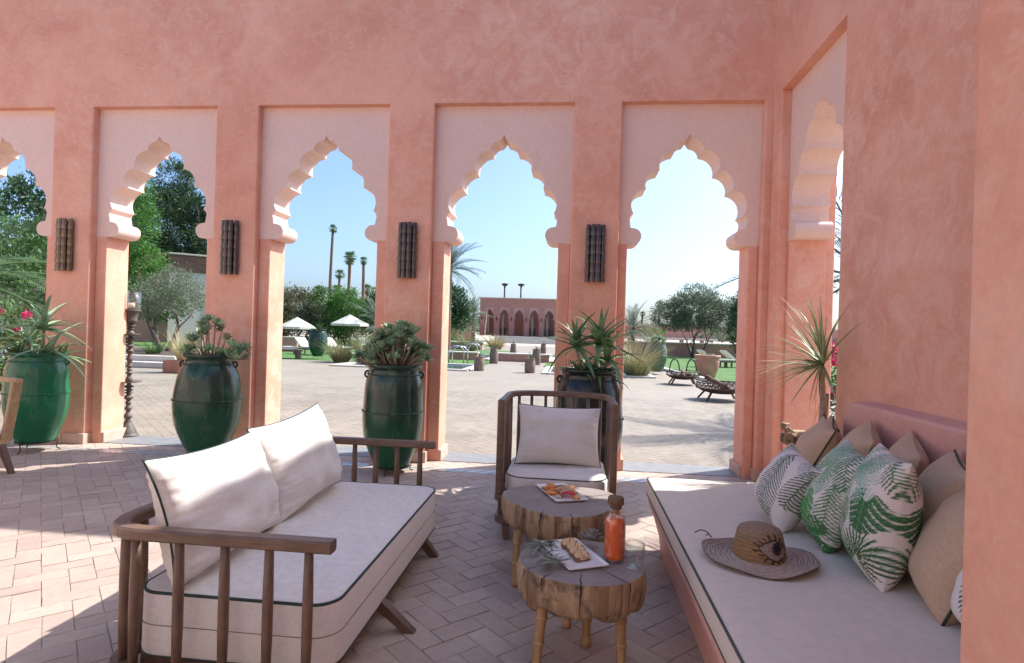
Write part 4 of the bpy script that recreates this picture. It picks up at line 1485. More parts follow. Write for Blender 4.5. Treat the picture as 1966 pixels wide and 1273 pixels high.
def catmull(keys, n=6):
    out = []
    for i in range(len(keys) - 1):
        p0, p1, p2, p3 = keys[max(0, i - 1)], keys[i], keys[i + 1], keys[min(len(keys) - 1, i + 2)]
        for k in range(n):
            t = k / n
            out.append(tuple(0.5 * ((2 * p1[a]) + (-p0[a] + p2[a]) * t + (2 * p0[a] - 5 * p1[a] + 4 * p2[a] - p3[a]) * t * t + (-p0[a] + 3 * p1[a] - 3 * p2[a] + p3[a]) * t ** 3) for a in range(2)))
    out.append(keys[-1])
    return out


def rope(R, z, r, n, turns):
    """twisted cord ring"""
    m = MB()
    pts = [(R * cos(2 * pi * i / n), R * sin(2 * pi * i / n), z + 0.25 * r * sin(2 * pi * i / n * turns)) for i in range(n)]
    m.tube(pts, [r * (0.78 + 0.3 * sin(2 * pi * i / n * turns)) for i in range(n)], 6, closed=True)
    return m


def rad_at(prof, z):
    for i in range(len(prof) - 1):
        if prof[i][1] <= z <= prof[i + 1][1]:
            f = (z - prof[i][1]) / max(1e-6, prof[i + 1][1] - prof[i][1])
            return prof[i][0] + (prof[i + 1][0] - prof[i][0]) * f
    return prof[-1][0]


def jar(label, loc, R, Rr, zb, zt, Rb, zmax, mt, rotz, group, bands=(0.55, 0.905), simple=False):
    root = thing('glazed_jar', label, 'jar', (loc[0], loc[1], 0), rotz, group)
    H = zt - zb
    keys = [(Rb * 0.96, zb), (Rb * 1.02, zb + 0.012), (Rb + (R - Rb) * 0.42, zb + H * 0.13), (Rb + (R - Rb) * 0.85, zb + H * (zmax - 0.17)), (R, zb + H * zmax), (R * 0.985, zb + H * (zmax + 0.14)),
            ((R + Rr) / 2 * 0.985, zb + H * 0.80), (Rr * 0.93, zb + H * 0.915), (Rr * 0.92, zb + H * 0.955), (Rr * 0.985, zb + H * 0.975), (Rr, zb + H * 0.99), (Rr * 0.99, zt), (Rr * 0.93, zt + 0.003), (Rr * 0.88, zt - 0.01)]
    pf = catmull(keys, 4)
    seg = 24 if simple else 56
    m = MB(); m.lathe(pf + [(Rr * 0.86, zt - 0.08)], seg, caps=False, wob=0.012, seed=R * 31)
    m.lathe([(0.0, zb + 0.003), (Rb * 0.96, zb + 0.001)], seg, caps=False)
    body = m.build('body', mt, root)
    m = MB(); m.lathe([(Rr * 0.875, zt - 0.055), (0.0, zt - 0.04)], 24, caps=False); m.build('soil', SOIL, root)
    for q in bands:
        z = zb + H * q
        rr = rad_at(pf, z)
        rope(rr * 1.0 + 0.003, z, 0.009 if not simple else 0.012, 40 if simple else 240, 64).build('rope_band', mt, root)
    if not simple:
        z = zb + H * 0.90
        for s in (0, pi):
            rr = rad_at(pf, z) - 0.004
            m = MB()
            pts = [Vector((rr + 0.036 * sin(pi * i / 10), 0, z + 0.034 * cos(pi * i / 10))) for i in range(11)]
            m.tube([Matrix.Rotation(s, 4, 'Z') @ p for p in pts], 0.0115, 8); m.build('handle', mt, root)
    return root


def stand(label, loc, Rb, zb, rotz, group):
    root = thing('jar_stand', label, 'stand', (loc[0], loc[1], 0), rotz, group)
    m = MB(); R = Rb + 0.012
    m.tube([(R * cos(2 * pi * i / 32), R * sin(2 * pi * i / 32), zb + 0.012) for i in range(32)], 0.0065, 6, closed=True); m.build('ring', IRON, root)
    for k in range(3):
        a = 2 * pi * k / 3
        M = Matrix.Rotation(a, 4, 'Z')
        pts = [Vector((R + 0.004, 0, zb + 0.04)), Vector((R + 0.02, 0, zb + 0.025)), Vector((R + 0.022, 0, zb)), Vector((R + 0.008, 0, zb * 0.6)), Vector((R + 0.012, 0, zb * 0.3)), Vector((R + 0.045, 0, 0.006))]
        m = MB(); m.tube([M @ p for p in pts], 0.006, 6); m.tube([M @ p for p in (Vector((R - 0.03, 0, zb - 0.002)), Vector((R + 0.01, 0, zb - 0.002)))], 0.005, 6); m.build('leg', IRON, root)
    return root


JA, JB, JC, JD = (-5.955, 5.94), (-3.885, 5.90), (-1.828, 5.90), (0.185, 5.86)
gj, gs = 'tall glazed jars between the arches', 'iron jar stands'
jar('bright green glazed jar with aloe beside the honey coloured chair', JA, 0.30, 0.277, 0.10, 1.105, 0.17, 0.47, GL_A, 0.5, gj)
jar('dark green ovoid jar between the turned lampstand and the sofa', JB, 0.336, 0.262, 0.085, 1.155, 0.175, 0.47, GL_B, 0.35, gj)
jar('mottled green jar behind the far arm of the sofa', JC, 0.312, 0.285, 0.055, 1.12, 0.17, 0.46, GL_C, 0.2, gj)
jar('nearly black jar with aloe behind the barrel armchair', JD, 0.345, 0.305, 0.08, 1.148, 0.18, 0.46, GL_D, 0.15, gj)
stand('thin iron stand under the bright green jar', JA, 0.17, 0.10, 0.6, gs)
stand('thin iron stand under the dark green ovoid jar', JB, 0.175, 0.085, 0.9, gs)
stand('thin iron stand under the mottled green jar', JC, 0.17, 0.055, 0.5, gs)
stand('iron stand hidden behind the armchair', JD, 0.18, 0.08, 0.3, gs)

# ------------------------------------------------------------------ plants in the jars
ALOE = mat('aloe_leaf', (0.10, 0.22, 0.09), 0.42, (0.21, 0.34, 0.17), 7, rand=0.22, trans=0.12)
ALOEL = mat('pale_aloe_leaf', (0.20, 0.34, 0.17), 0.42, (0.32, 0.46, 0.29), 7, rand=0.18, trans=0.12)
ALOED = mat('deep_green_leaf', (0.05, 0.13, 0.05), 0.45, (0.09, 0.19, 0.075), 9, rand=0.25, trans=0.1)
AEON = mat('aeonium_leaf', (0.20, 0.34, 0.18), 0.45, (0.34, 0.46, 0.29), 14, rand=0.25, trans=0.25)
AEONR = mat('bronze_aeonium_leaf', (0.22, 0.20, 0.13), 0.45, (0.32, 0.34, 0.21), 14, rand=0.3, trans=0.25)
STEM = mat('fleshy_stem', (0.22, 0.18, 0.13), 0.7, (0.32, 0.27, 0.20), 18, bumps=0.4, bscale=60)
STEMG = mat('green_stem', (0.18, 0.23, 0.12), 0.6, (0.28, 0.27, 0.18), 12)


def aloe_leaf_meshes(mt, ln, wd, droops, name='leaf'):
    out = []
    for dr in droops:
        m = MB(); leaf_strip(m, (0, 0, 0), (1, 0, 0), (0, 0, 1), ln, wd, dr, 9, 0.28, taper=0.62)
        out.append(m.mesh(name, mt))
    return out


def head(root, c, meshes, n, el0, el1, r, s0=0.7, s1=1.1, name='leaf', az0=0):
    """rosette of leaves at c: steep in the middle, flat outside"""
    for k in range(n):
        t = k / max(1, n - 1)
        az = az0 + k * 2.39996 + r.uniform(-.25, .25)
        el = radians(el1 + (el0 - el1) * t + r.uniform(-7, 7))
        s = r.uniform(s0, s1) * (1.0 - 0.25 * t)
        o = inst(name, meshes[r.randrange(len(meshes))], root, Vector(c) + Vector((0, 0, 0.05 * t)), (r.uniform(-.25, .25), -el, az), (s, s * r.uniform(.85, 1.15), s))


r = random.Random(12)
pl = thing('aloe_plant', 'tall pale aloe growing from the bright green jar', 'plant', (JA[0], JA[1], 1.05), 0, 'plants in the tall jars')
la = aloe_leaf_meshes(ALOEL, 0.52, 0.085, (0.12, 0.3, 0.55, 0.8)); ld = aloe_leaf_meshes(ALOE, 0.26, 0.045, (0.2, 0.5))
for (bx, by, tx, ty, hh, n) in ((0.02, 0, 0.08, -0.02, 0.30, 22), (-0.12, 0.05, -0.18, 0.04, 0.14, 12), (0.16, -.05, 0.22, -.06, 0.06, 8)):
    m = MB(); m.tube([(bx, by, 0), ((bx + tx) / 2 + .02, (by + ty) / 2, hh / 2), (tx, ty, hh)], [0.022, 0.018, 0.015], 8); m.build('stem', STEMG, pl)
    head(pl, (tx, ty, hh), la, n, 85, -5, r)
for k in range(9):
    head(pl, (r.uniform(-.25, .25), r.uniform(-.25, .25), 0.0), ld, 8, 70, 5, r, 0.7, 1.2)

pl = thing('aloe_plant', 'spiky green aloe with arching leaves in the nearly black jar', 'plant', (JD[0], JD[1], 1.09), 0, 'plants in the tall jars')
la = aloe_leaf_meshes(ALOE, 0.44, 0.085, (0.1, 0.3, 0.55, 0.8)); ld = aloe_leaf_meshes(ALOED, 0.26, 0.045, (0.3, 0.7, 0.9))
for (bx, by, tx, ty, hh, n) in ((0.02, 0, 0.10, -0.02, 0.30, 26), (-0.06, 0, -0.14, 0.0, 0.26, 20), (0.08, 0.05, 0.18, 0.04, 0.12, 12)):
    m = MB(); m.tube([(bx, by, 0), ((bx + tx) / 2, (by + ty) / 2, hh / 2), (tx, ty, hh)], [0.02, 0.017, 0.014], 8); m.build('stem', STEM, pl)
    head(pl, (tx, ty, hh), la, n, 84, 0, r, 0.75, 1.15)
for k in range(9):
    head(pl, (r.uniform(-.2, .2), r.uniform(-.2, .2), 0.0), ld, 9, 70, 0, r, 0.7, 1.2)


def rosette_mesh(mt, R, n=22, name='rosette', cup=0.0):
    m = MB()
    for k in range(n):
        t = k / n
        az = k * 2.39996
        el = radians(12 + 66 * t + cup)
        d = Vector((cos(az) * cos(el), sin(az) * cos(el), sin(el)))
        ln = R * (1.0 - 0.35 * t)
        leaf_strip(m, d * R * 0.08, d, Vector((0, 0, 1)) - d * d.z, ln, ln * 0.42, -0.18, 3, 0.22, wbase=0.3)
    return m.mesh(name, mt)


def aeonium(label, loc, z, mats, spots, rot, seed):
    root = thing('aeonium_plant', label, 'plant', (loc[0], loc[1], z), rot, 'plants in the tall jars')
    rr = random.Random(seed)
    ros = [rosette_mesh(mats[0], 0.075), rosette_mesh(mats[1], 0.065), rosette_mesh(mats[0], 0.085, 26, cup=8)]
    for (x, y, h, s) in spots:
        bx, by = x * 0.35, y * 0.35
        m = MB(); m.tube([(bx, by, -0.02), ((bx + x) / 2 + rr.uniform(-.03, .03), (by + y) / 2, h * 0.45), (x, y, h)], [0.013, 0.010, 0.008], 6); m.build('stem', STEM, root)
        inst('rosette', ros[rr.randrange(3)], root, (x, y, h), (rr.uniform(-.5, .5) - y * 0.8, rr.uniform(-.5, .5) + x * 1.2, rr.uniform(0, 6)), (s, s, s))
    return root


r = random.Random(5)
sp = [(-0.02, 0, 0.40, 1.1), (0.07, -.02, 0.36, 1.2), (-0.10, 0.02, 0.33, 1.1), (0.02, -.06, 0.30, 1.0), (0.12, 0.03, 0.31, .9), (-0.05, -.05, 0.26, 1.0), (0.20, -.02, 0.22, .9), (-0.19, -.03, 0.18, 1.0), (-0.15, .08, 0.24, 1.0)]
sp += [(0.30 + r.uniform(-.05, .12), r.uniform(-.12, .12), r.uniform(0.0, 0.14), r.uniform(.8, 1.15)) for k in range(9)] + [(r.uniform(-.24, .22), r.uniform(-.2, .2), r.uniform(0.03, 0.10), r.uniform(.7, 1.0)) for k in range(14)]
sp = [(x, y, h, s * 1.35) for (x, y, h, s) in sp]
aeonium('branching bronze green succulent in the dark green ovoid jar', JB, 1.105, (AEON, AEONR), sp, 0, 1)
sp = []
for k in range(120):
    a = r.uniform(0, 2 * pi); q = sqrt(r.random())
    x, y = 0.33 * q * cos(a), 0.30 * q * sin(a)
    h = 0.05 + (1 - q * q * 0.75) * 0.38 * r.uniform(0.12, 1.05) + (0.04 if x > -0.1 else -0.02)
    sp.append((x, y, h, r.uniform(.95, 1.45)))
sp += [(-0.36, -.1, .12, 1.1), (-0.40, 0.0, .05, 1.0), (-.33, .05, .2, 1.1), (.33, -.1, .1, 1.1), (0.36, 0, .2, 1.0), (-.42, -.05, .14, .9)]
aeonium('dense rounded jade green succulent in the mottled green jar', JC, 1.075, (AEON, AEON), sp, 0, 2)

# ------------------------------------------------------------------ wall sconces of stacked half-round tiles
BRONZE = mat('dark_glazed_sconce_tile', (0.030, 0.020, 0.018), 0.3, (0.075, 0.047, 0.037), 18, coat=0.5, rand=0.2, bumps=0.2, bscale=50)
BRONZE_LIT = mat('lit_sconce_tile', (0.10, 0.055, 0.025), 0.32, (0.22, 0.13, 0.06), 18, coat=0.5, rand=0.2, bumps=0.2, bscale=50)  # brighter copy of the sconce tile, with the light put into its colour


def sconce_tile(mt):
    m = MB(); n = 8; L0 = 0.122
    vs, fs = [], []
    rows = [(0.0305, 0.0), (0.0315, 0.008), (0.0235, L0)]
    for (rr, z) in rows:
        for i in range(n + 1):
            a = pi + pi * i / n
            vs.append((rr * cos(a), rr * sin(a), z))
        for i in range(n, -1, -1):
            a = pi + pi * i / n
            vs.append(((rr - 0.006) * cos(a), (rr - 0.006) * sin(a), z))
    k = 2 * (n + 1)
    for j in range(len(rows) - 1):
        for i in range(k): fs.append((j * k + i, j * k + (i + 1) % k, (j + 1) * k + (i + 1) % k, (j + 1) * k + i))
    m.add(vs, fs, 0, True); m.add(vs[:k], [tuple(range(k - 1, -1, -1))]); m.add(vs[-k:], [tuple(range(k))])
    return m.mesh('half_tile', mt)


def sconce(label, x, mt):
    root = thing('wall_sconce', label, 'sconce', (x, YW - 0.001, 2.06), 0, 'wall sconces on the piers')
    tm = sconce_tile(mt)
    m = MB(); m.box(-0.085, 0.085, -0.03, 0.0, 0.02, 0.60); m.build('backplate', IRON, root)
    for c in range(4):
        xx = -0.0795 + 0.053 * c
        dy = -0.038 - 0.030 * (1 - ((c - 1.5) / 1.5) ** 2)
        for q in range(6):
            inst('half_tile', tm, root, (xx, dy, 0.001 + q * 0.1005), (radians(-2.0), 0, radians((c - 1.5) * 14)))
    return root


sconce('brown sconce above the bright green jar, light painted into its colour', -6.08, BRONZE_LIT)
sconce('dark brown sconce on the pier above the dark green ovoid jar', -3.98, BRONZE)
sconce('black brown sconce on the pier above the sofa', -1.868, BRONZE)
sconce('black brown sconce on the pier behind the armchair', 0.226, BRONZE)

# ------------------------------------------------------------------ turned lampstand in the second opening
TURN = wood('grey_turned_wood', (0.06, 0.046, 0.037), (0.12, 0.095, 0.076), 0.6)
ls = thing('candle_stand', 'tall turned wooden candle stand with glass cup just outside the arch', 'candle stand', (-5.648, 6.93, 0))
m = MB(); m.lathe(catmull([(0.12, 0.0), (0.125, 0.02), (0.11, 0.04), (0.09, 0.09), (0.07, 0.13), (0.05, 0.17), (0.035, 0.20)], 4), 24); m.build('base', TURN, ls)
z = 0.20; keys = [(0.045, z)]
rr = random.Random(9)
while z < 1.46:
    h = rr.choice((0.035, 0.055, 0.085, 0.12)); big = rr.choice((0.036, 0.042, 0.05, 0.058))
    keys += [(0.026, z + h * 0.12), (big, z + h * 0.5), (0.026, z + h * 0.9)]
    z += h
m = MB(); m.lathe(catmull(keys + [(0.04, 1.47)], 4), 20); m.build('turned_column', TURN, ls)
for (z, R) in ((0.70, 0.145), (1.31, 0.115)):
    m = MB(); m.lathe([(0.04, z - 0.012), (R * 0.7, z - 0.006), (R, z + 0.004), (R, z + 0.012), (R * 0.7, z + 0.006), (0.04, z + 0.004)], 28, caps=False); m.build('dish', TURN, ls)
m = MB(); m.lathe([(0.045, 1.46), (0.07, 1.475), (0.075, 1.50), (0.068, 1.52), (0.078, 1.55), (0.085, 1.60), (0.11, 1.615), (0.112, 1.632), (0.0, 1.634)], 24); m.build('socket', TURN, ls)
m = MB(); m.lathe([(0.0, 1.637), (0.098, 1.637), (0.104, 1.645), (0.108, 1.86), (0.104, 1.86), (0.100, 1.65), (0.0, 1.648)], 32, caps=False); m.build('glass_cup', GLASS, ls)
m = MB(); m.lathe([(0.04, 1.650), (0.04, 1.72), (0.0, 1.718)], 16); m.build('candle', mat('wax', (0.75, 0.70, 0.60), 0.5), ls)

# ------------------------------------------------------------------ spiky plant and root planter behind the daybed
yp = thing('root_planter', 'gnarled hollow root planter behind the farthest tan cushion', 'planter', (1.835, 4.60, 0))
m = MB(); m.lathe([(0.12, 0), (0.14, 0.05), (0.15, 0.3), (0.155, 0.6), (0.16, 0.76), (0.145, 0.80), (0.125, 0.78), (0.12, 0.7), (0.0, 0.68)], 40, caps=False, wob=0.4, seed=3); m.build('root_wall', BARK, yp)
m = MB()
r = random.Random(8)
for k in range(7):
    a = r.uniform(2.4, 4.2); z = r.uniform(0.72, 0.83)
    pts = [Vector((0.17 * cos(a), 0.17 * sin(a), z)), Vector((0.205 * cos(a), 0.205 * sin(a), z + r.uniform(0, .04))), Vector((0.215 * cos(a + r.uniform(-.3, .3)), 0.215 * sin(a), z + r.uniform(.0, .07)))]
    m.tube(pts, [0.035, 0.028, 0.014], 7)
m.build('root_knots', BARK, yp)
yu = thing('spiky_plant', 'thin trunked spiky plant with long narrow leaves beside the corner pier', 'plant', (1.885, 4.60, 0.68))
YL = mat('striped_narrow_leaf', (0.16, 0.25, 0.08), 0.45, (0.42, 0.43, 0.25), 3.5, 'obj', (1, 14, 1), lo=0.4, hi=0.6, rand=0.25, trans=0.15)
DRY = mat('dry_leaf', (0.50, 0.32, 0.14), 0.7, (0.60, 0.44, 0.22), 9, rand=0.2)
TRK = mat('pale_trunk', (0.27, 0.22, 0.18), 0.85, (0.40, 0.34, 0.29), 9, 'obj', (1, 1, 6), bumps=0.6, bscale=30)
m = MB(); m.tube([(0.0, 0, 0), (0.015, -0.01, 0.35), (0.0, 0, 0.48), (0.005, 0.0, 0.62)], [0.030, 0.026, 0.022, 0.020], 10); m.build('trunk', TRK, yu)
m = MB(); m.tube([(0.03, 0.05, 0), (0.055, 0.06, 0.25), (0.06, 0.05, 0.42)], [0.022, 0.019, 0.015], 8); m.build('trunk', TRK, yu)
lm = []
for dr in (0.05, 0.12, 0.25, 0.45):
    m = MB(); leaf_strip(m, (0, 0, 0), (1, 0, 0), (0, 0, 1), 0.50, 0.017, dr, 9, 0.25, taper=0.5); lm.append(m.mesh('leaf', YL))
r = random.Random(31)
for k in range(96):
    t = k / 95
    az = k * 2.39996 + r.uniform(-.2, .2)
    # the wall stands behind (+x): leaves that way bend up
    if cos(az) > 0.3: az += pi * 0.6
    el = radians(r.uniform(62, 88) if t > 0.75 else r.uniform(-22, 60))
    s = r.uniform(0.7, 1.2)
    if cos(az) > 0.25: s *= 0.45
    inst('leaf', lm[r.randrange(4)], yu, (0.005, 0, 0.62 + 0.05 * t), (r.uniform(-.4, .4), -el, az), (s, s, s))
dm = []
for dr in (0.1, 0.3):
    m = MB(); leaf_strip(m, (0, 0, 0), (1, 0, 0), (0, 0, 1), 0.42, 0.013, dr, 8, 0.1, taper=0.5); dm.append(m.mesh('dry_leaf', DRY))
for k in range(9):
    az = r.uniform(1.8, 5.2); s = r.uniform(.6, 1.1)
    inst('dry_leaf', dm[k % 2], yu, (0.02 * cos(az), 0.02 * sin(az), 0.61), (r.uniform(-1, 1), radians(r.uniform(62, 84)), az), (s, s, s))
# ------------------------------------------------------------------ garden ground
GRASSM = mat('lawn_grass', (0.055, 0.135, 0.022), 0.9, (0.095, 0.19, 0.04), 1.4, 'pos', bumps=1.0, bscale=60, bdist=0.03)
WATER = mat('pool_water', (0.035, 0.085, 0.085), 0.06, (0.05, 0.12, 0.115), 0.8, 'pos', bumps=0.25, bscale=7, bdist=0.02, spec=0.6)
COPING = mat('pale_coping', (0.50, 0.46, 0.40), 0.7, (0.56, 0.52, 0.46), 3, 'pos', bumps=0.2, bscale=30)
LOWW = plaster('low_wall_plaster', (0.46, 0.22, 0.165), (0.52, 0.27, 0.21), (0.56, 0.34, 0.27))
GRAVEL = mat('raked_gravel', (0.40, 0.34, 0.27), 0.95, (0.47, 0.41, 0.34), 8, 'pos', bumps=0.5, bscale=80)
b = MB(); b.box(-60, 60, 24.0, 62, -0.10, -0.010); b.box(-60, -30, -20, 24.0, -0.10, -0.010); b.box(4.7, 60, 19.4, 24.0, -0.02, 0.0)
lawn = tag(b.build('lawn', GRASSM), kind='structure')
b = MB(); b.box(-7.6, 4.6, 23.2, 62, -0.006, -0.004); tag(b.build('garden_path', PAVEFAR), kind='structure')
b = MB(); b.box(-60, 90, 62, 160, -0.10, -0.004); tag(b.build('gravel_court', GRAVEL), kind='structure')


def pool(label, x0, x1, y0, y1):
    root = thing('garden_pool', label, 'pool', ((x0 + x1) / 2, (y0 + y1) / 2, 0))
    cx, cy = (x0 + x1) / 2, (y0 + y1) / 2
    hx, hy = (x1 - x0) / 2, (y1 - y0) / 2
    m = MB(); m.box(-hx + .25, hx - .25, -hy + .25, hy - .25, -0.004, 0.012); m.build('water', WATER, root)
    for (a, c, d, e) in ((-hx, hx, -hy, -hy + .28), (-hx, hx, hy - .28, hy), (-hx, -hx + .28, -hy + .281, hy - .281), (hx - .28, hx, -hy + .281, hy - .281)):
        m = MB(); m.rbox(a, c, d, e, -0.003, 0.055, 0.012); m.build('coping', COPING, root)
    return root


pool('dark still pool left of the garden path', -9.0, -3.75, 20.9, 24.6)
pool('green tinted pool right of the garden path', -1.05, 3.0, 20.9, 25.0)
pool('far rectangular pool behind the pool handrails', -9.2, -4.2, 29.5, 35.5)
pool('far pool to the right of the garden path, beyond the small pots', -1.2, 3.4, 29.5, 34.0)
for (x0, x1, y0, y1) in ((-9.6, -3.7, 24.9, 29.2), (-1.2, 4.0, 25.4, 29.2), (-9.6, -4.0, 36, 44), (-1.2, 4, 36.5, 50)):
    b = MB(); b.box(x0, x1, y0, y1, -0.003, 0.014); tag(b.build('lawn', GRASSM), kind='structure')

# ------------------------------------------------------------------ foliage helpers
def foliage(name, c1, c2, rand=0.35, trans=0.25, rough=0.55):
    return mat(name, c1, rough, c2, 0.9, 'pos', rand=rand, trans=trans, spec=0.3, detail=3)


F_OLIVE = foliage('olive_foliage', (0.125, 0.165, 0.095), (0.19, 0.225, 0.145))
F_DARK = foliage('casuarina_foliage', (0.045, 0.09, 0.045), (0.08, 0.135, 0.065))
F_LIGHT = foliage('fresh_foliage', (0.07, 0.18, 0.03), (0.11, 0.24, 0.05))
F_MID = foliage('hedge_foliage', (0.05, 0.115, 0.03), (0.095, 0.165, 0.05))
F_BROWN = foliage('dry_hedge_foliage', (0.12, 0.115, 0.06), (0.17, 0.16, 0.09))
F_PALM = foliage('palm_frond', (0.06, 0.125, 0.045), (0.11, 0.19, 0.075), 0.25)
F_PALMG = foliage('grey_palm_frond', (0.085, 0.13, 0.085), (0.14, 0.185, 0.13), 0.25)
F_FAR = foliage('distant_foliage', (0.06, 0.10, 0.055), (0.10, 0.14, 0.08), 0.25)
F_GRASS = foliage('reed_grass', (0.15, 0.19, 0.08), (0.27, 0.26, 0.13), 0.3)
F_DRY = foliage('straw_grass', (0.32, 0.27, 0.13), (0.42, 0.37, 0.20), 0.25)
F_MAG = foliage('magenta_bracts', (0.42, 0.03, 0.10), (0.58, 0.06, 0.16), 0.3, 0.35)
BARKT = mat('tree_bark', (0.10, 0.075, 0.055), 0.9, (0.17, 0.135, 0.105), 5, 'obj', (1, 1, 0.3), bumps=0.8, bscale=18, bdist=0.02)
PALMT = mat('palm_bark', (0.10, 0.07, 0.045), 0.9, (0.18, 0.13, 0.09), 6, 'obj', (1, 1, 3), bumps=0.9, bscale=14, bdist=0.03)


def crown_mesh(blobs, clumps, per, leaf, mt, seed, elong=2.2, spread=0.5, up=0.3, droop=0.0):
    """blobs: (x,y,z,rx,ry,rz).  leaf cards gathered in clumps spread through the volume"""
    r = random.Random(seed); m = MB()
    vol = [b_[3] * b_[4] * b_[5] for b_ in blobs]; T = sum(vol)
    g = r.gauss
    for c in range(clumps):
        q = r.random() * T
        for b_, v in zip(blobs, vol):
            q -= v
            if q <= 0: break
        while True:
            p = Vector((r.uniform(-1, 1), r.uniform(-1, 1), r.uniform(-1, 1)))
            if 0.1 < p.length < 1: break
        p = p.normalized() * (p.length ** 0.45) * r.uniform(0.82, 1.06)
        cc = Vector((b_[0] + p.x * b_[3], b_[1] + p.y * b_[4], b_[2] + p.z * b_[5]))
        cs = spread * r.uniform(0.6, 1.3)
        out = Vector((p.x, p.y, p.z + up)).normalized()
        for k in range(per):
            o = cc + Vector((g(0, cs * 0.42), g(0, cs * 0.42), g(0, cs * 0.32) - droop * abs(g(0, cs))))
            d = (out + Vector((g(0, .6), g(0, .6), g(0, .5) - droop))).normalized()
            s = d.cross(Vector((g(0, 1), g(0, 1), g(0, 1))))
            if s.length < 1e-3: continue
            s.normalize()
            L0 = leaf * r.uniform(0.6, 1.3); w = L0 / elong
            m.add([o, o + d * L0 * 0.5 + s * w * 0.5, o + d * L0, o + d * L0 * 0.5 - s * w * 0.5], [(0, 1, 2, 3)])
    return m


def limbs(m, base, top, r0, n, seed, spread, kids=3):
    r = random.Random(seed)
    base, top = Vector(base), Vector(top)

    def br(p, d, ln, rad, lev):
        pts = [p]; rads = [rad]
        q = p.copy(); dd = d.copy()
        for k in range(4):
            dd = (dd + Vector((r.gauss(0, .16), r.gauss(0, .16), r.gauss(0.05, .1)))).normalized()
            q = q + dd * ln / 4; pts.append(q.copy()); rads.append(rad * (1 - 0.14 * (k + 1)))
        m.tube(pts, rads, 7 if lev == 0 else 5)
        if lev < 2:
            for k in range(kids):
                a = r.uniform(0, 2 * pi)
                nd_ = (dd + Vector((cos(a) * spread, sin(a) * spread, r.uniform(-.1, .5)))).normalized()
                br(pts[-1 - (k % 2)], nd_, ln * r.uniform(.6, .85), rads[-1] * 0.72, lev + 1)
    for k in range(n):
        a = 2 * pi * k / n + r.uniform(-.4, .4)
        d = (top - base).normalized() + (Vector((cos(a), sin(a), 0)) * spread * 0.7 if n > 1 else Vector((0, 0, 0)))
        br(base + Vector((cos(a), sin(a), 0)) * r0 * (0.5 if n > 1 else 0), d.normalized(), (top - base).length, r0 if n == 1 else r0 * 0.7, 0)


def tree(name, label, loc, height, trunk_h, r0, blobs, clumps, per, leaf, mt, seed, group=None, n=1, elong=2.2, spread=0.5, droop=0.0, lsp=0.7, cat='tree', bark=None):
    root = thing(name, label, cat, loc, 0, group)
    m = MB(); limbs(m, (0, 0, -0.1), (0, 0, trunk_h), r0, n, seed, lsp); m.build('trunk', bark or BARKT, root)
    crown_mesh(blobs, clumps, per, leaf, mt, seed + 1, elong, spread, droop=droop).build('crown', mt, root)
    return root


def frond_mesh(mt, ln, rise, droop, nl, ll, lw, seed, name='frond'):
    """pinnate frond lying along +x, arching"""
    r = random.Random(seed); m = MB()
    pts = []
    for i in range(13):
        t = i / 12
        pts.append(Vector((ln * t * (1 - 0.12 * droop * t * t), 0, ln * (rise * t - droop * t * t))))
    m.tube(pts, [0.022 * (1 - 0.85 * i / 12) * ln / 2.5 + 0.002 for i in range(13)], 4)
    for k in range(nl):
        t = 0.14 + 0.86 * k / nl
        i = min(11, int(t * 12)); f = t * 12 - i
        p = pts[i].lerp(pts[i + 1], f)
        tg = (pts[i + 1] - pts[i]).normalized()
        up_ = Vector((0, 1, 0)).cross(tg).normalized() * -1
        for s in (-1, 1):
            fwd = 0.55 + 0.6 * t
            d = (Vector((0, s, 0)) + tg * fwd + up_ * r.uniform(0.1, 0.45)).normalized()
            L0 = ll * (sin(pi * min(1, 0.16 + 0.80 * t)) ** 0.6) * r.uniform(.85, 1.1)
            q = p + d * L0 + Vector((0, 0, -0.18 * L0))
            w = lw * 0.5
            mid = p + d * L0 * 0.45
            m.add([p, mid + tg * w, q, mid - tg * w], [(0, 1, 2, 3)])
    return m.mesh(name, mt)


def date_palm(label, loc, trunk, r0, ln, n, mt, seed, group=None, elmin=-35, nl=44, ll=0.5, lw=0.028, lean=(0, 0)):
    root = thing('date_palm', label, 'palm tree', loc, 0, group)
    r = random.Random(seed)
    m = MB(); k = max(6, int(trunk * 3)); pts = [(lean[0] * (i / k) ** 2, lean[1] * (i / k) ** 2, trunk * i / k) for i in range(k + 1)]
    m.tube(pts, [r0 * (1.15 - 0.25 * i / k + (0.07 if i % 2 else -0.03)) for i in range(k + 1)], 10); m.build('trunk', PALMT, root)
    ms = [frond_mesh(mt, ln, 0.30, 0.42, nl, ll, lw, seed), frond_mesh(mt, ln * 0.95, 0.18, 0.52, nl, ll, lw, seed + 1), frond_mesh(mt, ln, 0.42, 0.32, nl, ll, lw, seed + 2)]
    top = Vector(pts[-1])
    for q in range(n):
        t = q / n
        el = radians(elmin + (78 - elmin) * t + r.uniform(-8, 8)); az = q * 2.39996 + r.uniform(-.2, .2)
        s = r.uniform(.85, 1.08)
        inst('frond', ms[q % 3], root, top + Vector((0, 0, 0.1 * t)), (r.uniform(-.25, .25), -el, az), (s, s, s))
    return root


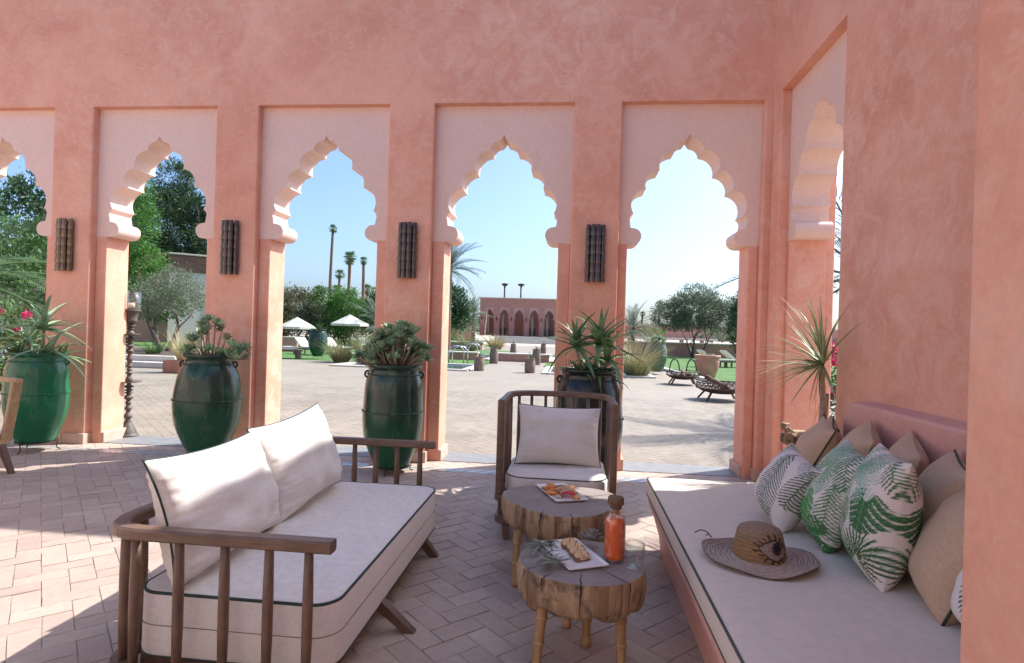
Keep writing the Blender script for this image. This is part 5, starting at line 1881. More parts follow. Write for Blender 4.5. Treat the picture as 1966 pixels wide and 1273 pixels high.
def fan_palm(label, loc, trunk, r0, R, mt, seed, group, n=26):
    root = thing('fan_palm', label, 'palm tree', loc, 0, group)
    r = random.Random(seed)
    bend = r.uniform(-.03, .03) * trunk
    m = MB(); m.tube([(bend * (i / 8) ** 2, 0, trunk * i / 8) for i in range(9)], [r0 * (1.2 - 0.35 * i / 8) for i in range(9)], 8); m.build('trunk', PALMT, root)
    top = Vector((bend, 0, trunk))
    q = MB()
    for k in range(9):       # fan blade along +x
        a = radians(-60 + 15 * k)
        d = Vector((cos(a), sin(a), 0)); s = Vector((-sin(a), cos(a), 0))
        b0 = Vector((R * 0.42, 0, 0)); e = b0 + d * R * 0.62 + Vector((0, 0, -0.12 * R))
        q.add([b0, b0 + d * R * 0.3 + s * R * 0.055, e, b0 + d * R * 0.3 - s * R * 0.055], [(0, 1, 2, 3)])
    q.tube([(0, 0, 0), (R * 0.44, 0, 0)], R * 0.02, 4)
    me = q.mesh('frond', mt)
    for k in range(n):
        t = k / n
        el = radians(-55 + 135 * t); az = k * 2.39996
        s = r.uniform(.8, 1.1)
        inst('frond', me, root, top, (r.uniform(-.3, .3), -el, az), (s, s, s))
    return root


def tuft(name, label, loc, h, R, n, mt, seed, group=None, cat='grass clump', w=0.02, lean=0.5, plume=None):
    root = thing(name, label, cat, loc, 0, group)
    r = random.Random(seed); m = MB()
    for k in range(n):
        a = r.uniform(0, 2 * pi); q = R * 0.3 * sqrt(r.random())
        b0 = Vector((q * cos(a), q * sin(a), 0))
        a += r.uniform(-.6, .6)
        d = Vector((cos(a) * lean * r.uniform(.1, 1.2), sin(a) * lean * r.uniform(.1, 1.2), 1)).normalized()
        leaf_strip(m, b0, d, Vector((cos(a), sin(a), 0.2)) * -1, h * r.uniform(.4, 1.08), w, r.uniform(.05, .6), 5, 0.15, taper=0.5)
    m.build('blades', mt, root)
    return root


# ------------------------------------------------------------------ seen through the left openings
gp_t = 'trees beyond the terrace'
b = thing('raised_bed', 'low pale masonry bed under the gnarled olive tree', 'planter bed', (-16.2, 19.4, 0))
m = MB(); m.rbox(-4.0, 3.5, -1.9, 3.5, 0, 0.36, 0.02); m.build('masonry', COPING, b)
m = MB(); m.box(-3.7, 3.2, -1.6, 3.2, 0.3, 0.365); m.build('soil', SOIL, b)
m = MB(); m.rbox(-4.4, 3.9, -2.35, -1.92, 0, 0.18, 0.02); m.build('step', COPING, b)
rr = random.Random(77)
blobs = [(0.1, 0, 2.3, 1.1, 1.0, 0.75), (-0.9, 0.2, 1.9, 0.75, 0.8, 0.6), (0.9, -0.1, 2.0, 0.8, 0.8, 0.65), (0.2, 0.3, 2.8, 0.7, 0.7, 0.45), (-0.3, -.5, 1.6, 0.7, .5, .4)]
tree('olive_tree', 'gnarled grey green olive tree on the raised bed beside the candle stand', (-15.3, 20.5, 0.36), 3.2, 1.15, 0.17, blobs, 260, 52, 0.085, F_OLIVE, 41, 'olive trees', n=2, elong=3.6, spread=0.30, lsp=0.9)
gpn = thing('grass_planter', 'terracotta box planter of pale feathery grass at the paving edge', 'planter', (-11.35, 16.0, 0))
m = MB(); m.rbox(-.42, .42, -.3, .3, 0, 0.36, 0.02); m.build('box', mat('terracotta', (0.36, 0.15, 0.095), 0.75, (0.44, 0.21, 0.14), 5, bumps=0.3, bscale=40), gpn)
tuft('feather_grass', 'pale straw coloured grass tuft rising from the terracotta box', (-11.35, 16.0, 0.34), 1.15, 0.5, 260, F_DRY, 3, w=0.012, lean=0.55)
for k, (x, y, lb) in enumerate([(-17.3, 18.4, 'low green grass clump at the left of the raised bed'), (-15.9, 18.3, 'low green grass clump below the olive trunk'), (-14.3, 18.6, 'low green grass clump at the right end of the raised bed')]):
    tuft('bed_grass', lb, (x, y, 0.36), 0.6, 0.7, 160, F_MID, 20 + k, 'grass clumps in the raised bed', w=0.02, lean=0.9)
BRK = mat('brick_parapet', (0.22, 0.115, 0.085), 0.9, (0.30, 0.17, 0.13), 10, 'pos', bumps=0.5, bscale=30, rand=0.15)
WHITEW = plaster('white_plaster', (0.60, 0.53, 0.48), (0.66, 0.59, 0.54), (0.70, 0.64, 0.6))
bd = thing('garden_building', 'pale flat roofed building with brown brick parapet behind the olive tree', 'building', (-27.6, 40.5, 0), radians(38))
m = MB(); m.box(-2.0, 2.6, -1.5, 5, 0, 5.0); m.build('wall', WHITEW, bd)
m = MB(); m.box(-6.5, -2.0, -0.5, 5, 0, 5.0); m.build('wall', LOWW, bd)
brk = MB(); brk.box(-0.24, 0.24, -0.06, 0.06, -0.048, 0.048); bme = brk.mesh('brick', BRK)
m = MB(); m.box(-2.06, 2.65, -1.5, 5, 5.0, 6.2); m.box(-6.5, -2.06, -0.5, 5, 5.0, 6.4); pa = m.build('parapet', BRK, bd)
for j in range(10):
    for i in range(9):
        inst('brick', bme, pa, (-1.85 + i * 0.5 + (0.25 if j % 2 else 0), -1.5 - 0.015 * ((i * 7 + j * 3) % 3), 5.07 + j * 0.115))
m = MB(); m.rbox(-2.2, 2.8, -1.7, 5.1, 6.2, 6.32, 0.02); m.build('coping', COPING, bd)
for k in range(1):
    m = MB(); m.box(0.4 + k * 2.6, 1.5 + k * 2.6, -1.54, -1.49, 1.1, 3.2); w_ = m.build('window', mat('dark_pane', (0.04, 0.05, 0.055), 0.1), bd)
    m = MB(); m.box(0.3 + k * 2.6, 1.6 + k * 2.6, -1.6, -1.5, 1.0, 1.1); m.build('sill', COPING, w_)
    m = MB(); m.box(0.93 + k * 2.6, 0.97 + k * 2.6, -1.57, -1.53, 1.1, 3.2); m.build('mullion', WHITEW, w_)
# tall trees behind
blobs = [(0, 0, 9.5, 2.6, 2.4, 3.6), (0.3, 0, 13.0, 1.5, 1.5, 1.8), (-1.6, 0.3, 7.2, 1.8, 1.8, 1.8), (1.9, 0, 8.2, 1.7, 1.6, 2.4), (1.0, 0, 11.0, 1.8, 1.6, 1.5)]
tree('casuarina_tree', 'tall dark feathery evergreen rising behind the garden building', (-33.2, 44.5, 0), 14.5, 6.5, 0.32, blobs, 460, 62, 0.33, F_DARK, 51, gp_t, elong=4.5, spread=0.85, droop=0.25)
blobs = [(0, 0, 7.6, 2.4, 2.4, 3.0), (0.6, 0, 11.2, 1.5, 1.5, 2.0), (1.5, 0, 9.0, 1.4, 1.4, 1.6), (-1.3, 0, 6.0, 1.5, 1.5, 1.4)]
tree('casuarina_tree', 'second dark evergreen at the right of the arch above the building', (-30.0, 46.0, 0), 13, 5.5, 0.28, blobs, 360, 62, 0.33, F_DARK, 57, gp_t, elong=4.5, spread=0.85, droop=0.25)
blobs = [(0, 0, 7.0, 1.5, 1.5, 2.8), (0.4, 0, 9.3, 0.9, 0.9, 1.3), (0.9, 0, 5.4, 1.2, 1.1, 1.1)]
tree('feathery_tree', 'bright fresh green tree at the left of the building', (-28.3, 34.5, 0), 10, 4.5, 0.2, blobs, 220, 60, 0.22, F_LIGHT, 61, gp_t, elong=3.5, spread=0.6, droop=0.2)
blobs = [(0, 0, 2.6, 1.6, 1.4, 0.9), (-1.6, 0, 2.9, 1.3, 1.2, 1.1)]
tree('broadleaf_tree', 'rounded green tree between the olive and the building wall', (-25.2, 33.0, 0), 4.0, 1.6, 0.16, blobs, 150, 36, 0.22, F_MID, 66, gp_t, spread=0.55)
# far left opening: palm, shrub with flowers, trees
date_palm('arching date palm filling the leftmost arch', (-13.6, 11.6, 0), 2.3, 0.20, 3.0, 34, F_PALM, 71, 'date palms', elmin=-35, nl=60, ll=0.5, lw=0.024)
blobs = [(0, 0, 8.2, 2.4, 2.2, 2.6), (1.4, 0, 10.2, 1.4, 1.3, 1.3), (1.7, 0, 6.6, 1.5, 1.4, 1.3)]
tree('broadleaf_tree', 'open branched dark tree behind the leftmost palm', (-38.8, 37.0, 0), 11, 5.5, 0.25, blobs, 130, 40, 0.32, F_DARK, 73, gp_t, spread=0.8)
blobs = [(0, 0, 3.4, 3.2, 2.0, 1.9), (2.6, 0, 2.6, 1.8, 1.6, 1.5), (-2.8, 0, 2.8, 2.0, 1.6, 1.5)]
tree('garden_shrub', 'large mid green shrub behind the leftmost palm', (-22.5, 20.5, 0), 4.5, 1.6, 0.14, blobs, 260, 36, 0.20, F_MID, 75, gp_t, spread=0.5, cat='shrub')
pw_ = thing('perimeter_wall', 'pink perimeter wall far behind the leftmost palm', 'wall', (-46, 44, 0), radians(-30))
m = MB(); m.box(-10, 10, 0, 0.4, 0, 7.4); m.build('wall_face', LOWW, pw_)
m = MB(); m.rbox(-10.05, 10.05, -0.06, 0.46, 7.4, 7.52, 0.02); m.build('coping', COPING, pw_)


def flower_shrub(label, loc, h, R, nfl, seed, mt=F_MID, leaf=0.13):
    blobs = [(0, 0, h * 0.55, R, R * 0.9, h * 0.42), (R * 0.5, 0, h * 0.4, R * 0.7, R * 0.7, h * 0.35), (-R * 0.5, 0.1, h * 0.45, R * 0.7, R * 0.7, h * 0.38)]
    root = thing('flowering_shrub', label, 'shrub', loc, 0, 'flowering shrubs')
    m = MB(); limbs(m, (0, 0, 0), (0, 0, h * 0.4), 0.035, 3, seed, 0.8); m.build('stems', BARKT, root)
    crown_mesh(blobs, 110, 26, leaf, mt, seed, 3.6, 0.22).build('foliage', mt, root)
    r = random.Random(seed + 5)
    q = MB()
    for k in range(34):
        d = Vector((r.gauss(0, 1), r.gauss(0, 1), r.gauss(0.3, 1))).normalized()
        s = d.cross(Vector((r.gauss(0, 1), r.gauss(0, 1), r.gauss(0, 1)))).normalized()
        o = d * 0.02
        q.add([o, o + d * .025 + s * .016, o + d * .05, o + d * .025 - s * .016], [(0, 1, 2, 3)])
    fm = q.mesh('flower_head', F_MAG)
    for k in range(nfl):
        a = r.uniform(0, 2 * pi); q_ = r.uniform(.5, 1.05)
        inst('flower_head', fm, root, (R * q_ * cos(a), R * q_ * sin(a), h * r.uniform(.35, .98)), (r.uniform(0, 6), r.uniform(0, 6), 0), (1.3, 1.3, 1.3))
    return root


flower_shrub('oleander shrub with magenta flowers left of the bright green jar', (-9.75, 8.9, 0), 1.75, 0.85, 26, 81, F_MID)
flower_shrub('magenta bougainvillea outside the arch beside the daybed', (3.75, 8.6, 0), 1.5, 0.7, 60, 83, F_MID, 0.10)

# ------------------------------------------------------------------ third opening: hedge, parasols, loungers
hd = [(-20.6, 41.0, 3.6, 2.0, F_BROWN, 'brownish green hedge tree at the left of the parasols'), (-18.2, 41.6, 3.7, 1.7, F_MID, 'hedge tree of mixed green behind the first parasol'),
      (-16.2, 40.6, 3.6, 1.6, F_LIGHT, 'brightest green hedge tree behind the parasols'), (-13.6, 42.0, 3.9, 1.9, F_MID, 'hedge tree to the right of the brightest one'), (-23.4, 42.5, 4.3, 2.0, F_MID, 'hedge tree at the far left behind the pier')]
for k, (x, y, h, R, mt, lb) in enumerate(hd):
    h *= 1.15
    blobs = [(0, 0, h * 0.62, R, R * 0.8, h * 0.40), (0.3, -.3, h * 0.30, R * 0.9, R * 0.7, h * 0.32), (-.5, 0, h * .8, R * .6, R * .6, h * .22)]
    tree('hedge_tree', lb, (x, y, 0), h, h * 0.45, 0.12, blobs, 230, 46, 0.19, mt, 90 + k, 'hedge trees behind the parasols', n=2, elong=3.0, spread=0.5, droop=0.15)
date_palm('grey feathery palm at the right of the hedge behind the succulent jar', (-13.0, 38.2, 0), 1.6, 0.2, 2.6, 32, F_PALMG, 97, 'date palms', nl=40, ll=0.5, lw=0.035)
CANV = mat('cream_canvas', (0.66, 0.64, 0.57), 0.85, (0.70, 0.68, 0.61), 4, trans=0.3)


def parasol(label, loc, R, zt, rotz):
    root = thing('parasol', label, 'parasol', loc, rotz, 'cream parasols on the lawn')
    m = MB(); m.tube([(0, 0, 0), (0, 0, zt)], 0.028, 8); m.build('pole', WOOD, root)
    m = MB(); m.box(-.25, .25, -.25, .25, 0, 0.08); m.build('base', GREYSTONE, root)
    ze = zt - 0.26 * R - 0.30
    pts = [Vector((R * cos(pi / 4 * k + pi / 8), R * sin(pi / 4 * k + pi / 8), ze)) for k in range(8)]
    for k in range(8):
        a, c = pts[k], pts[(k + 1) % 8]
        t = Vector((0, 0, zt)); mid = (a + c) / 2 * 0.5 + t * 0.5 - Vector((0, 0, 0.06))
        dn = Vector((0, 0, -0.14))
        m = MB(); m.add([t, a, c, a.lerp(t, .5) + Vector((0, 0, -.01)), c.lerp(t, .5) + Vector((0, 0, -.01)), a + dn, c + dn], [(0, 3, 4), (3, 1, 2, 4), (1, 5, 6, 2)]); m.build('canopy_panel', CANV, root)
    m = MB()
    for p in pts: m.tube([(0, 0, zt - 0.05), p + Vector((0, 0, -0.02))], 0.012, 4)
    m.build('ribs', WOOD, root)
    return root


parasol('first cream parasol, left of the green jar on the lawn', (-16.5, 33.5, 0), 1.12, 1.98, 0.2)
parasol('middle cream parasol above the grasses', (-14.4, 36.5, 0), 1.25, 2.3, 0.5)
parasol('cream parasol half hidden by the pier with the succulent jar', (-13.0, 39.0, 0), 1.2, 2.0, 0.1)


def lounger(label, loc, rotz, group='sun loungers on the lawn'):
    root = thing('sun_lounger', label, 'sun lounger', loc, rotz, group)
    for s in (-1, 1):
        m = MB(); m.box(-0.95, 0.95, s * .32 - .03, s * .32 + .03, .26, .33); m.build('side_rail', WOODB, root)
        for x in (-.8, .75):
            m = MB(); m.box(x - .035, x + .035, s * .32 - .035, s * .32 + .035, 0, .26); m.build('leg', WOODB, root)
    m = MB(); m.rbox(-.3, .95, -.31, .31, .335, .42, .03); m.build('mattress', CANV, root)
    M = Matrix.Translation((-.3, 0, .34)) @ Matrix.Rotation(radians(38), 4, 'Y')
    m = MB(); m.rbox(-.75, 0, -.31, .31, 0, .085, .03, M=M); m.build('backrest', CANV, root)
    return root


lounger('sun lounger with raised back left of the green jar on the lawn', (-13.4, 28.6, 0), radians(-30))
lounger('second sun lounger just behind the green jar on the lawn', (-12.6, 30.2, 0), radians(-30))
lounger('sun lounger under the middle parasol', (-11.6, 33.0, 0), radians(-20))
lounger('near sun lounger under the round olive tree at the right', (7.3, 30.6, 0), radians(15))
lounger('far sun lounger under the round olive tree at the right', (8.6, 31.2, 0), radians(15))
lw = thing('low_wall', 'low pink wall beside the loungers under the first parasol', 'wall', (-17.5, 31.2, 0), radians(12))
m = MB(); m.box(-4, 2.0, 0, .3, 0, 0.75); m.build('wall_face', LOWW, lw); m = MB(); m.rbox(-4.05, 2.05, -.04, .34, .75, .82, .01); m.build('coping', COPING, lw)
tw = thing('towel_bench', 'low dark bench with a folded towel at the lawn edge', 'bench', (-13.0, 24.9, 0), 0.1)
m = MB(); m.box(-.9, .9, -.3, .3, .30, .38); m.build('seat', WOOD, tw)
for x in (-.8, .8):
    m = MB(); m.box(x - .05, x + .05, -.25, .25, 0, .30); m.build('leg', WOOD, tw)
tl = tag(slab(-.3, .3, -.22, .22, 0, .16, .05, .05).build('folded_towel', CANV, None, (-12.55, 24.9, .38)), 'cream folded towel on the low dark bench', 'towel')

# jars and pots in the garden
GL_E = glaze('weathered_green_glaze', (0.035, 0.105, 0.06), (0.05, 0.10, 0.065), (0.10, 0.19, 0.12), 0.6, 0.3)
gg = 'green jars in the garden'
jar('dark green jar with agave standing on the lawn edge by the parasols', (-11.4, 25.2), 0.42, 0.36, 0.12, 1.34, 0.2, 0.5, GL_B, 0, gg, simple=True)
stand('iron stand under the jar by the parasols', (-11.4, 25.2), 0.2, 0.12, 0, 'garden jar stands')
jar('pale weathered green jar beside the tall reeds at the right', (3.35, 23.3), 0.39, 0.33, 0.10, 1.25, 0.19, 0.5, GL_E, 0, gg, simple=True)
stand('iron stand under the pale weathered green jar', (3.35, 23.3), 0.19, 0.10, 0, 'garden jar stands')
r = random.Random(14)
pl = thing('agave_plant', 'blue green agave in the dark jar by the parasols', 'plant', (-11.4, 25.2, 1.3))
ag = aloe_leaf_meshes(ALOED, 0.55, 0.09, (0.05, 0.2, 0.35)); head(pl, (0, 0, 0), ag, 26, 85, 5, r)
sp = [(0.3 * sqrt(r.random()) * cos(k), 0.3 * sqrt(r.random()) * sin(k), r.uniform(.02, .22), 1.9) for k in range(22)]
aeonium('pale succulent mound in the weathered green jar', (3.35, 23.3), 1.2, (AEON, AEON), sp, 0, 8)['group'] = 'garden plants'
TERR = mat('terracotta_pot', (0.40, 0.19, 0.125), 0.75, (0.50, 0.29, 0.21), 4, bumps=0.3, bscale=30)
tp = thing('terracotta_pot', 'large round terracotta pot behind the fire bowls', 'pot', (5.05, 22.3, 0))
m = MB(); m.lathe(catmull([(0.24, 0), (0.30, 0.05), (0.40, 0.35), (0.43, 0.58), (0.41, 0.66), (0.425, 0.70), (0.42, 0.72)], 4) + [(0.47, 0.76), (0.475, 0.84), (0.44, 0.85), (0.41, 0.75), (0.0, 0.72)], 36, caps=False); m.build('body', TERR, tp)
rope(0.43, 0.60, 0.012, 80, 30).build('rope_band', TERR, tp)
sc = [(r.uniform(-.25, .25), r.uniform(-.25, .25), r.uniform(.02, .12), 1.2) for k in range(12)]
aeonium('low succulents in the large terracotta pot', (5.05, 22.3), 0.74, (AEON, AEONR), sc, 0, 9)['group'] = 'garden plants'


def fire_bowl(label, loc, R, kind, rotz):
    root = thing('fire_bowl', label, 'fire pit', loc, rotz, 'iron fire bowls')
    zr = 0.42
    RUST = mat('rusty_iron', (0.045, 0.028, 0.022), 0.75, (0.10, 0.055, 0.04), 9, bumps=0.4, bscale=50)
    m = MB(); m.lathe([(0.0, 0.15), (R * 0.45, 0.165), (R * 0.8, 0.22), (R * 0.97, 0.28), (R * 0.98, 0.285), (R * 0.96, 0.285), (R * 0.78, 0.235), (R * 0.4, 0.185), (0.0, 0.175)], 36, caps=False); m.build('bowl', RUST, root)
    for z in (0.29, zr):
        m = MB(); m.tube([(R * cos(2 * pi * i / 40), R * sin(2 * pi * i / 40), z) for i in range(40)], 0.014, 6, closed=True); m.build('rim', RUST, root)
    n = 26 if kind == 'lattice' else 16
    for k in range(n):
        a = 2 * pi * k / n
        for s in ((1, -1) if kind == 'lattice' else (0,)):
            a2 = a + s * 2 * pi / n * 1.2
            m = MB(); m.tube([(R * cos(a), R * sin(a), 0.29), (R * cos(a2), R * sin(a2), zr)], 0.009, 5); m.build('lattice_bar', RUST, root)
    for k in range(4):
        a = 2 * pi * k / 4 + 0.5
        m = MB(); m.bar([(R * 0.72 * cos(a), R * 0.72 * sin(a), 0.22), (R * 1.08 * cos(a), R * 1.08 * sin(a), 0.0)], 0.04, 0.035); m.build('leg', RUST, root)
    if kind == 'arched':
        for s in (-1, 1):
            m = MB(); m.tube([(s * R * 0.55 + 0.16 * cos(pi * i / 10), 0, zr + 0.38 * sin(pi * i / 10)) for i in range(11)], 0.02, 6); m.build('arched_handle', IRON, root)
    return root


fire_bowl('nearer iron fire bowl with lattice sides and a charred log', (3.62, 14.45, 0), 0.58, 'lattice', 0.3)
fire_bowl('farther iron fire bowl with arched handles', (3.5, 18.7, 0), 0.50, 'arched', 0.2)
LOGM = mat('charred_log', (0.20, 0.13, 0.085), 0.9, (0.06, 0.045, 0.035), 6, bumps=0.7, bscale=30)


def log(label, p0, p1, rad):
    p0, p1 = Vector(p0), Vector(p1)
    m = MB(); k = 7; m.tube([Vector((0, 0, 0)).lerp(p1 - p0, i / k) + Vector((0.01 * sin(i * 2.1), 0.01 * cos(i * 1.7), 0)) for i in range(k + 1)], [rad * (1 + 0.12 * sin(i * 2.7)) for i in range(k + 1)], 9)
    return tag(m.build('firewood_log', LOGM, None, p0), label, 'log', 'firewood')


log('log sticking out of the nearer fire bowl', (3.25, 14.5, 0.55), (3.75, 14.3, 0.30), 0.06)
log('log lying low in the nearer fire bowl', (3.4, 14.2, 0.24), (3.95, 14.6, 0.26), 0.055)
log('first log piled in the farther fire bowl', (3.2, 18.6, 0.26), (3.75, 18.8, 0.33), 0.06)
log('second log piled crosswise in the farther fire bowl', (3.45, 18.4, 0.27), (3.55, 19.0, 0.42), 0.06)

# grasses
tuft('reed_clump', 'dense grey green reeds in front of the middle parasol', (-9.6, 23.5, 0), 1.15, 1.0, 520, F_GRASS, 31, 'reed clumps', w=0.022, lean=0.75)
tuft('reed_clump', 'reeds with pale seed heads left of the succulent jar', (-8.5, 23.7, 0), 1.5, 0.9, 420, F_GRASS, 32, 'reed clumps', w=0.018, lean=0.45)
tuft('reed_clump', 'tall straw tipped reeds left of the weathered green jar', (2.35, 21.8, 0), 1.9, 0.9, 520, F_DRY, 33, 'reed clumps', w=0.016, lean=0.7)
tuft('reed_clump', 'low dark grass at the foot of the straw tipped reeds', (2.4, 21.5, 0), 0.8, 1.2, 420, F_GRASS, 34, 'reed clumps', w=0.02, lean=0.95)
tp2 = thing('terracotta_pot', 'small terracotta pot at the foot of the reeds', 'pot', (-8.0, 23.3, 0))
m = MB(); m.lathe([(0.14, 0), (0.17, 0.05), (0.22, 0.36), (0.235, 0.36), (0.235, 0.42), (0.2, 0.42), (0.19, 0.34), (0, 0.34)], 24, caps=False); m.build('body', TERR, tp2)

# ------------------------------------------------------------------ fourth opening: pots along the path, pavilion
POTB = mat('brown_cylinder_pot', (0.16, 0.11, 0.085), 0.8, (0.24, 0.175, 0.14), 5, bumps=0.4, bscale=30)
pots = [(-3.42, 21.5, 'nearest brown pot on the left of the garden path'), (-1.5, 21.35, 'nearest brown pot on the right of the garden path'), (-3.55, 26.6, 'second brown pot on the left of the garden path'), (-1.6, 26.8, 'second brown pot on the right of the garden path'),
        (-3.6, 36, 'third brown pot on the left of the garden path'), (-1.9, 39.5, 'third brown pot on the right of the garden path')]
cyl = MB(); cyl.lathe(catmull([(0.15, 0), (0.19, 0.04), (0.20, 0.35), (0.17, 0.60), (0.185, 0.66)], 3) + [(0.16, 0.66), (0.15, 0.6), (0, 0.6)], 20, caps=False); cylm = cyl.mesh('pot_body', POTB)
pt = aloe_leaf_meshes(ALOED, 0.34, 0.05, (0.1, 0.4, 0.7))
for k, (x, y, lb) in enumerate(pots):
    root = thing('path_pot', lb, 'pot', (x, y, 0), k, 'brown pots along the garden path')
    inst('pot_body', cylm, root); sc_ = 0.85 if k < 2 else 1.25; root.scale = (1, 1, 0.8 if k < 2 else 1.1)
    pl = thing('pot_plant', lb.replace('brown pot', 'small spiky plant in the pot'), 'plant', (x, y, 0.62 * (0.8 if k < 2 else 1.1)), k, 'plants in the path pots')
    head(pl, (0, 0, 0), pt, 14, 80, 10, r, .6, 1.1)
CHROME = mat('steel_rail', (0.6, 0.6, 0.6), 0.25, metallic=1.0)
for k, (x, y, lb) in enumerate([(-4.95, 25.2, 'curved steel handrail by the nearer left pool'), (-5.2, 30.5, 'curved steel handrail by the far left pool')]):
    root = thing('pool_handrail', lb, 'handrail', (x, y, 0), 0.5, 'pool handrails')
    for s in (-.28, .28):
        m = MB(); m.tube([(-.35, s, 0), (-.35, s, .5)] + [(-.35 + .35 * (1 - cos(pi * i / 8)), s, .5 + .3 * sin(pi * i / 8)) for i in range(1, 9)] + [(.35, s, .02)], 0.026, 6); m.build('rail', CHROME, root)
gb = thing('stone_bench', 'long pale stone bench beyond the far left pool', 'bench', (-9.2, 44.5, 0))
m = MB(); m.rbox(-3.2, 2.4, -.5, .5, .0, .50, .03); m.build('plinth', LOWW, gb); m = MB(); m.rbox(-3.3, 2.5, -.6, .6, .50, .62, .03); m.build('seat', COPING, gb)
lowt = [(-2.6, 28.6, 1.5, 'low pale tiled ledge across the garden path'), (-6.4, 28.4, 1.7, 'low pale ledge left of the garden path'), (0.9, 28.3, 1.7, 'low pale ledge right of the garden path')]
for (x, y, hw, lb) in lowt:
    root = thing('garden_ledge', lb, 'ledge', (x, y, 0), 0, 'low garden ledges')
    m = MB(); m.rbox(-hw, hw, .4, .9, 0, .34, .01); m.build('riser', LOWW, root); m = MB(); m.rbox(-hw - .05, hw + .05, .3, 1.0, .341, .41, .01); m.build('slab_top', COPING, root)

PAVZ = 0.85
PAVP = plaster('dusty_pavilion_plaster', (0.36, 0.17, 0.135), (0.42, 0.21, 0.17), (0.44, 0.26, 0.21))
PAVQ = plaster('dusty_pavilion_panel', (0.42, 0.25, 0.215), (0.45, 0.28, 0.24), (0.47, 0.31, 0.27))
pv = thing('pavilion', 'distant pink pavilion with a row of pointed arches', 'building', (-4.4, 80, PAVZ))
npv = 8
PEs = [-7.9 + PITCH_U * k for k in range(npv)]
arcade(pv, [(e - PIERW, e) for e in PEs], [(PEs[k] + NW / 2, NW) for k in range(npv - 1)], -8.45, PEs[-1] + .05, 5.2, plinth=False, SALMON=PAVP, PALE=PAVQ)
m = MB(); m.box(-8.45, PEs[-1], 6.0, 6.4, 0, 5.2); m.build('back_wall', PAVP, pv)
for x in (-8.45, PEs[-1] - .3):
    m = MB(); m.box(x, x + .35, 0.605, 5.995, 0, 5.2); m.build('side_wall', PAVP, pv)
m = MB(); m.rbox(-8.6, PEs[-1] + .2, -.12, 0.75, 5.2, 5.32, .02); m.build('coping', COPING, pv)
m = MB(); m.box(-8.45, PEs[-1], 0.605, 4.6, 4.6, 4.8); m.build('shading_roof', COPING, pv)  # partial roof added to shade the pavilion interior, open at the back
for k in (0, 1, 3, 4, 6):
    m = MB(); x = PEs[k] + 0.35
    for q in range(5): m.tube([(x + 0.07 * q, 1.2 + .03 * (q % 2), 0.02), (x + 0.06 * q, 1.2, 3.2)], 0.05, 6)
    m.build('curtain', CANV, pv)
for k in range(npv):
    m = MB(); m.rbox(PEs[k] - .32, PEs[k] - .2, -.1, -.001, 2.1, 2.6, .02); m.build('sconce', IRON, pv)
terr = tag(MB().build('pavilion_terrace', COPING), kind='structure')
m = MB()
for k in range(4):
    m.box(-10.2, 4.5, 74.6 + 0.55 * k, 92, -0.02 + 0.2125 * k, 0.2125 * (k + 1))
bpy.data.objects.remove(terr); terr = tag(m.build('pavilion_terrace', COPING), kind='structure')
for k, x in enumerate((-10.2, -6.0, -3.9, -1.9)):
    root = thing('pavilion_sofa', ['dark sofa in the first pavilion arch', 'dark sofa in the third pavilion arch', 'dark sofa in the fourth pavilion arch', 'dark sofa in the fifth pavilion arch'][k], 'sofa', (x, 82.6, PAVZ), 0, 'dark sofas in the pavilion')
    m = MB(); m.rbox(-.85, .85, -.4, .4, 0.1, .45, .05); m.build('seat', WOOD, root); m = MB(); m.rbox(-.85, .85, .3, .5, .45, 1.15, .05); m.build('backrest', WOOD, root)
# around the pavilion
blobs = [(0, 0, 4.2, 1.9, 1.8, 2.0), (1.0, 0, 3.0, 1.4, 1.4, 1.3), (-1.4, 0, 3.4, 1.8, 1.6, 1.6), (-0.4, 0, 5.8, 1.1, 1.1, 1.0)]
tree('broadleaf_tree', 'large dark tree to the left of the pavilion', (-13.4, 62, 0), 8.5, 3.5, 0.25, blobs, 260, 38, 0.34, F_DARK, 111, gp_t, spread=0.8)
blobs = [(0, 0, 2.6, 3.5, 1.5, 1.3), (2.5, 0, 2.2, 2.2, 1.3, 1.1)]
tree('hedge_tree', 'broad grey green hedge below the dark tree by the pavilion', (-15.5, 66, 0), 3.6, 1.4, 0.15, blobs, 150, 36, 0.26, F_OLIVE, 113, gp_t, spread=0.6)
date_palm('date palm arching into the fourth arch left of the pavilion', (-7.75, 35.6, 0), 5.2, 0.22, 2.5, 40, F_PALMG, 115, 'date palms', nl=44, ll=0.5, lw=0.03)
date_palm('small date palm at the left corner of the pavilion', (-12.4, 72.5, 0), 3.4, 0.25, 2.6, 30, F_PALMG, 117, 'date palms', nl=30, ll=0.5, lw=0.05)
w = thing('low_wall', 'pink garden wall left of the pavilion', 'wall', (-18, 77, 0)); m = MB(); m.box(-8, 5, 0, .35, 0, 3.0); m.build('wall_face', LOWW, w); m = MB(); m.rbox(-8, 5.05, -.05, .4, 3.0, 3.1, .02); m.build('coping', COPING, w)
for k, (x, y, lb) in enumerate([(-7.4, 41.5, 'green agave clump at the left of the stone bench'), (-6.2, 47.5, 'yellowish bush in front of the pavilion steps'), (-10.4, 47.0, 'green bush behind the stone bench')]):
    tuft('garden_bush', lb, (x, y, 0), 1.5 if k != 2 else 2.2, 1.4, 300, (F_GRASS, F_DRY, F_LIGHT)[k], 130 + k, 'bushes before the pavilion', 'shrub', 0.05, 0.8)
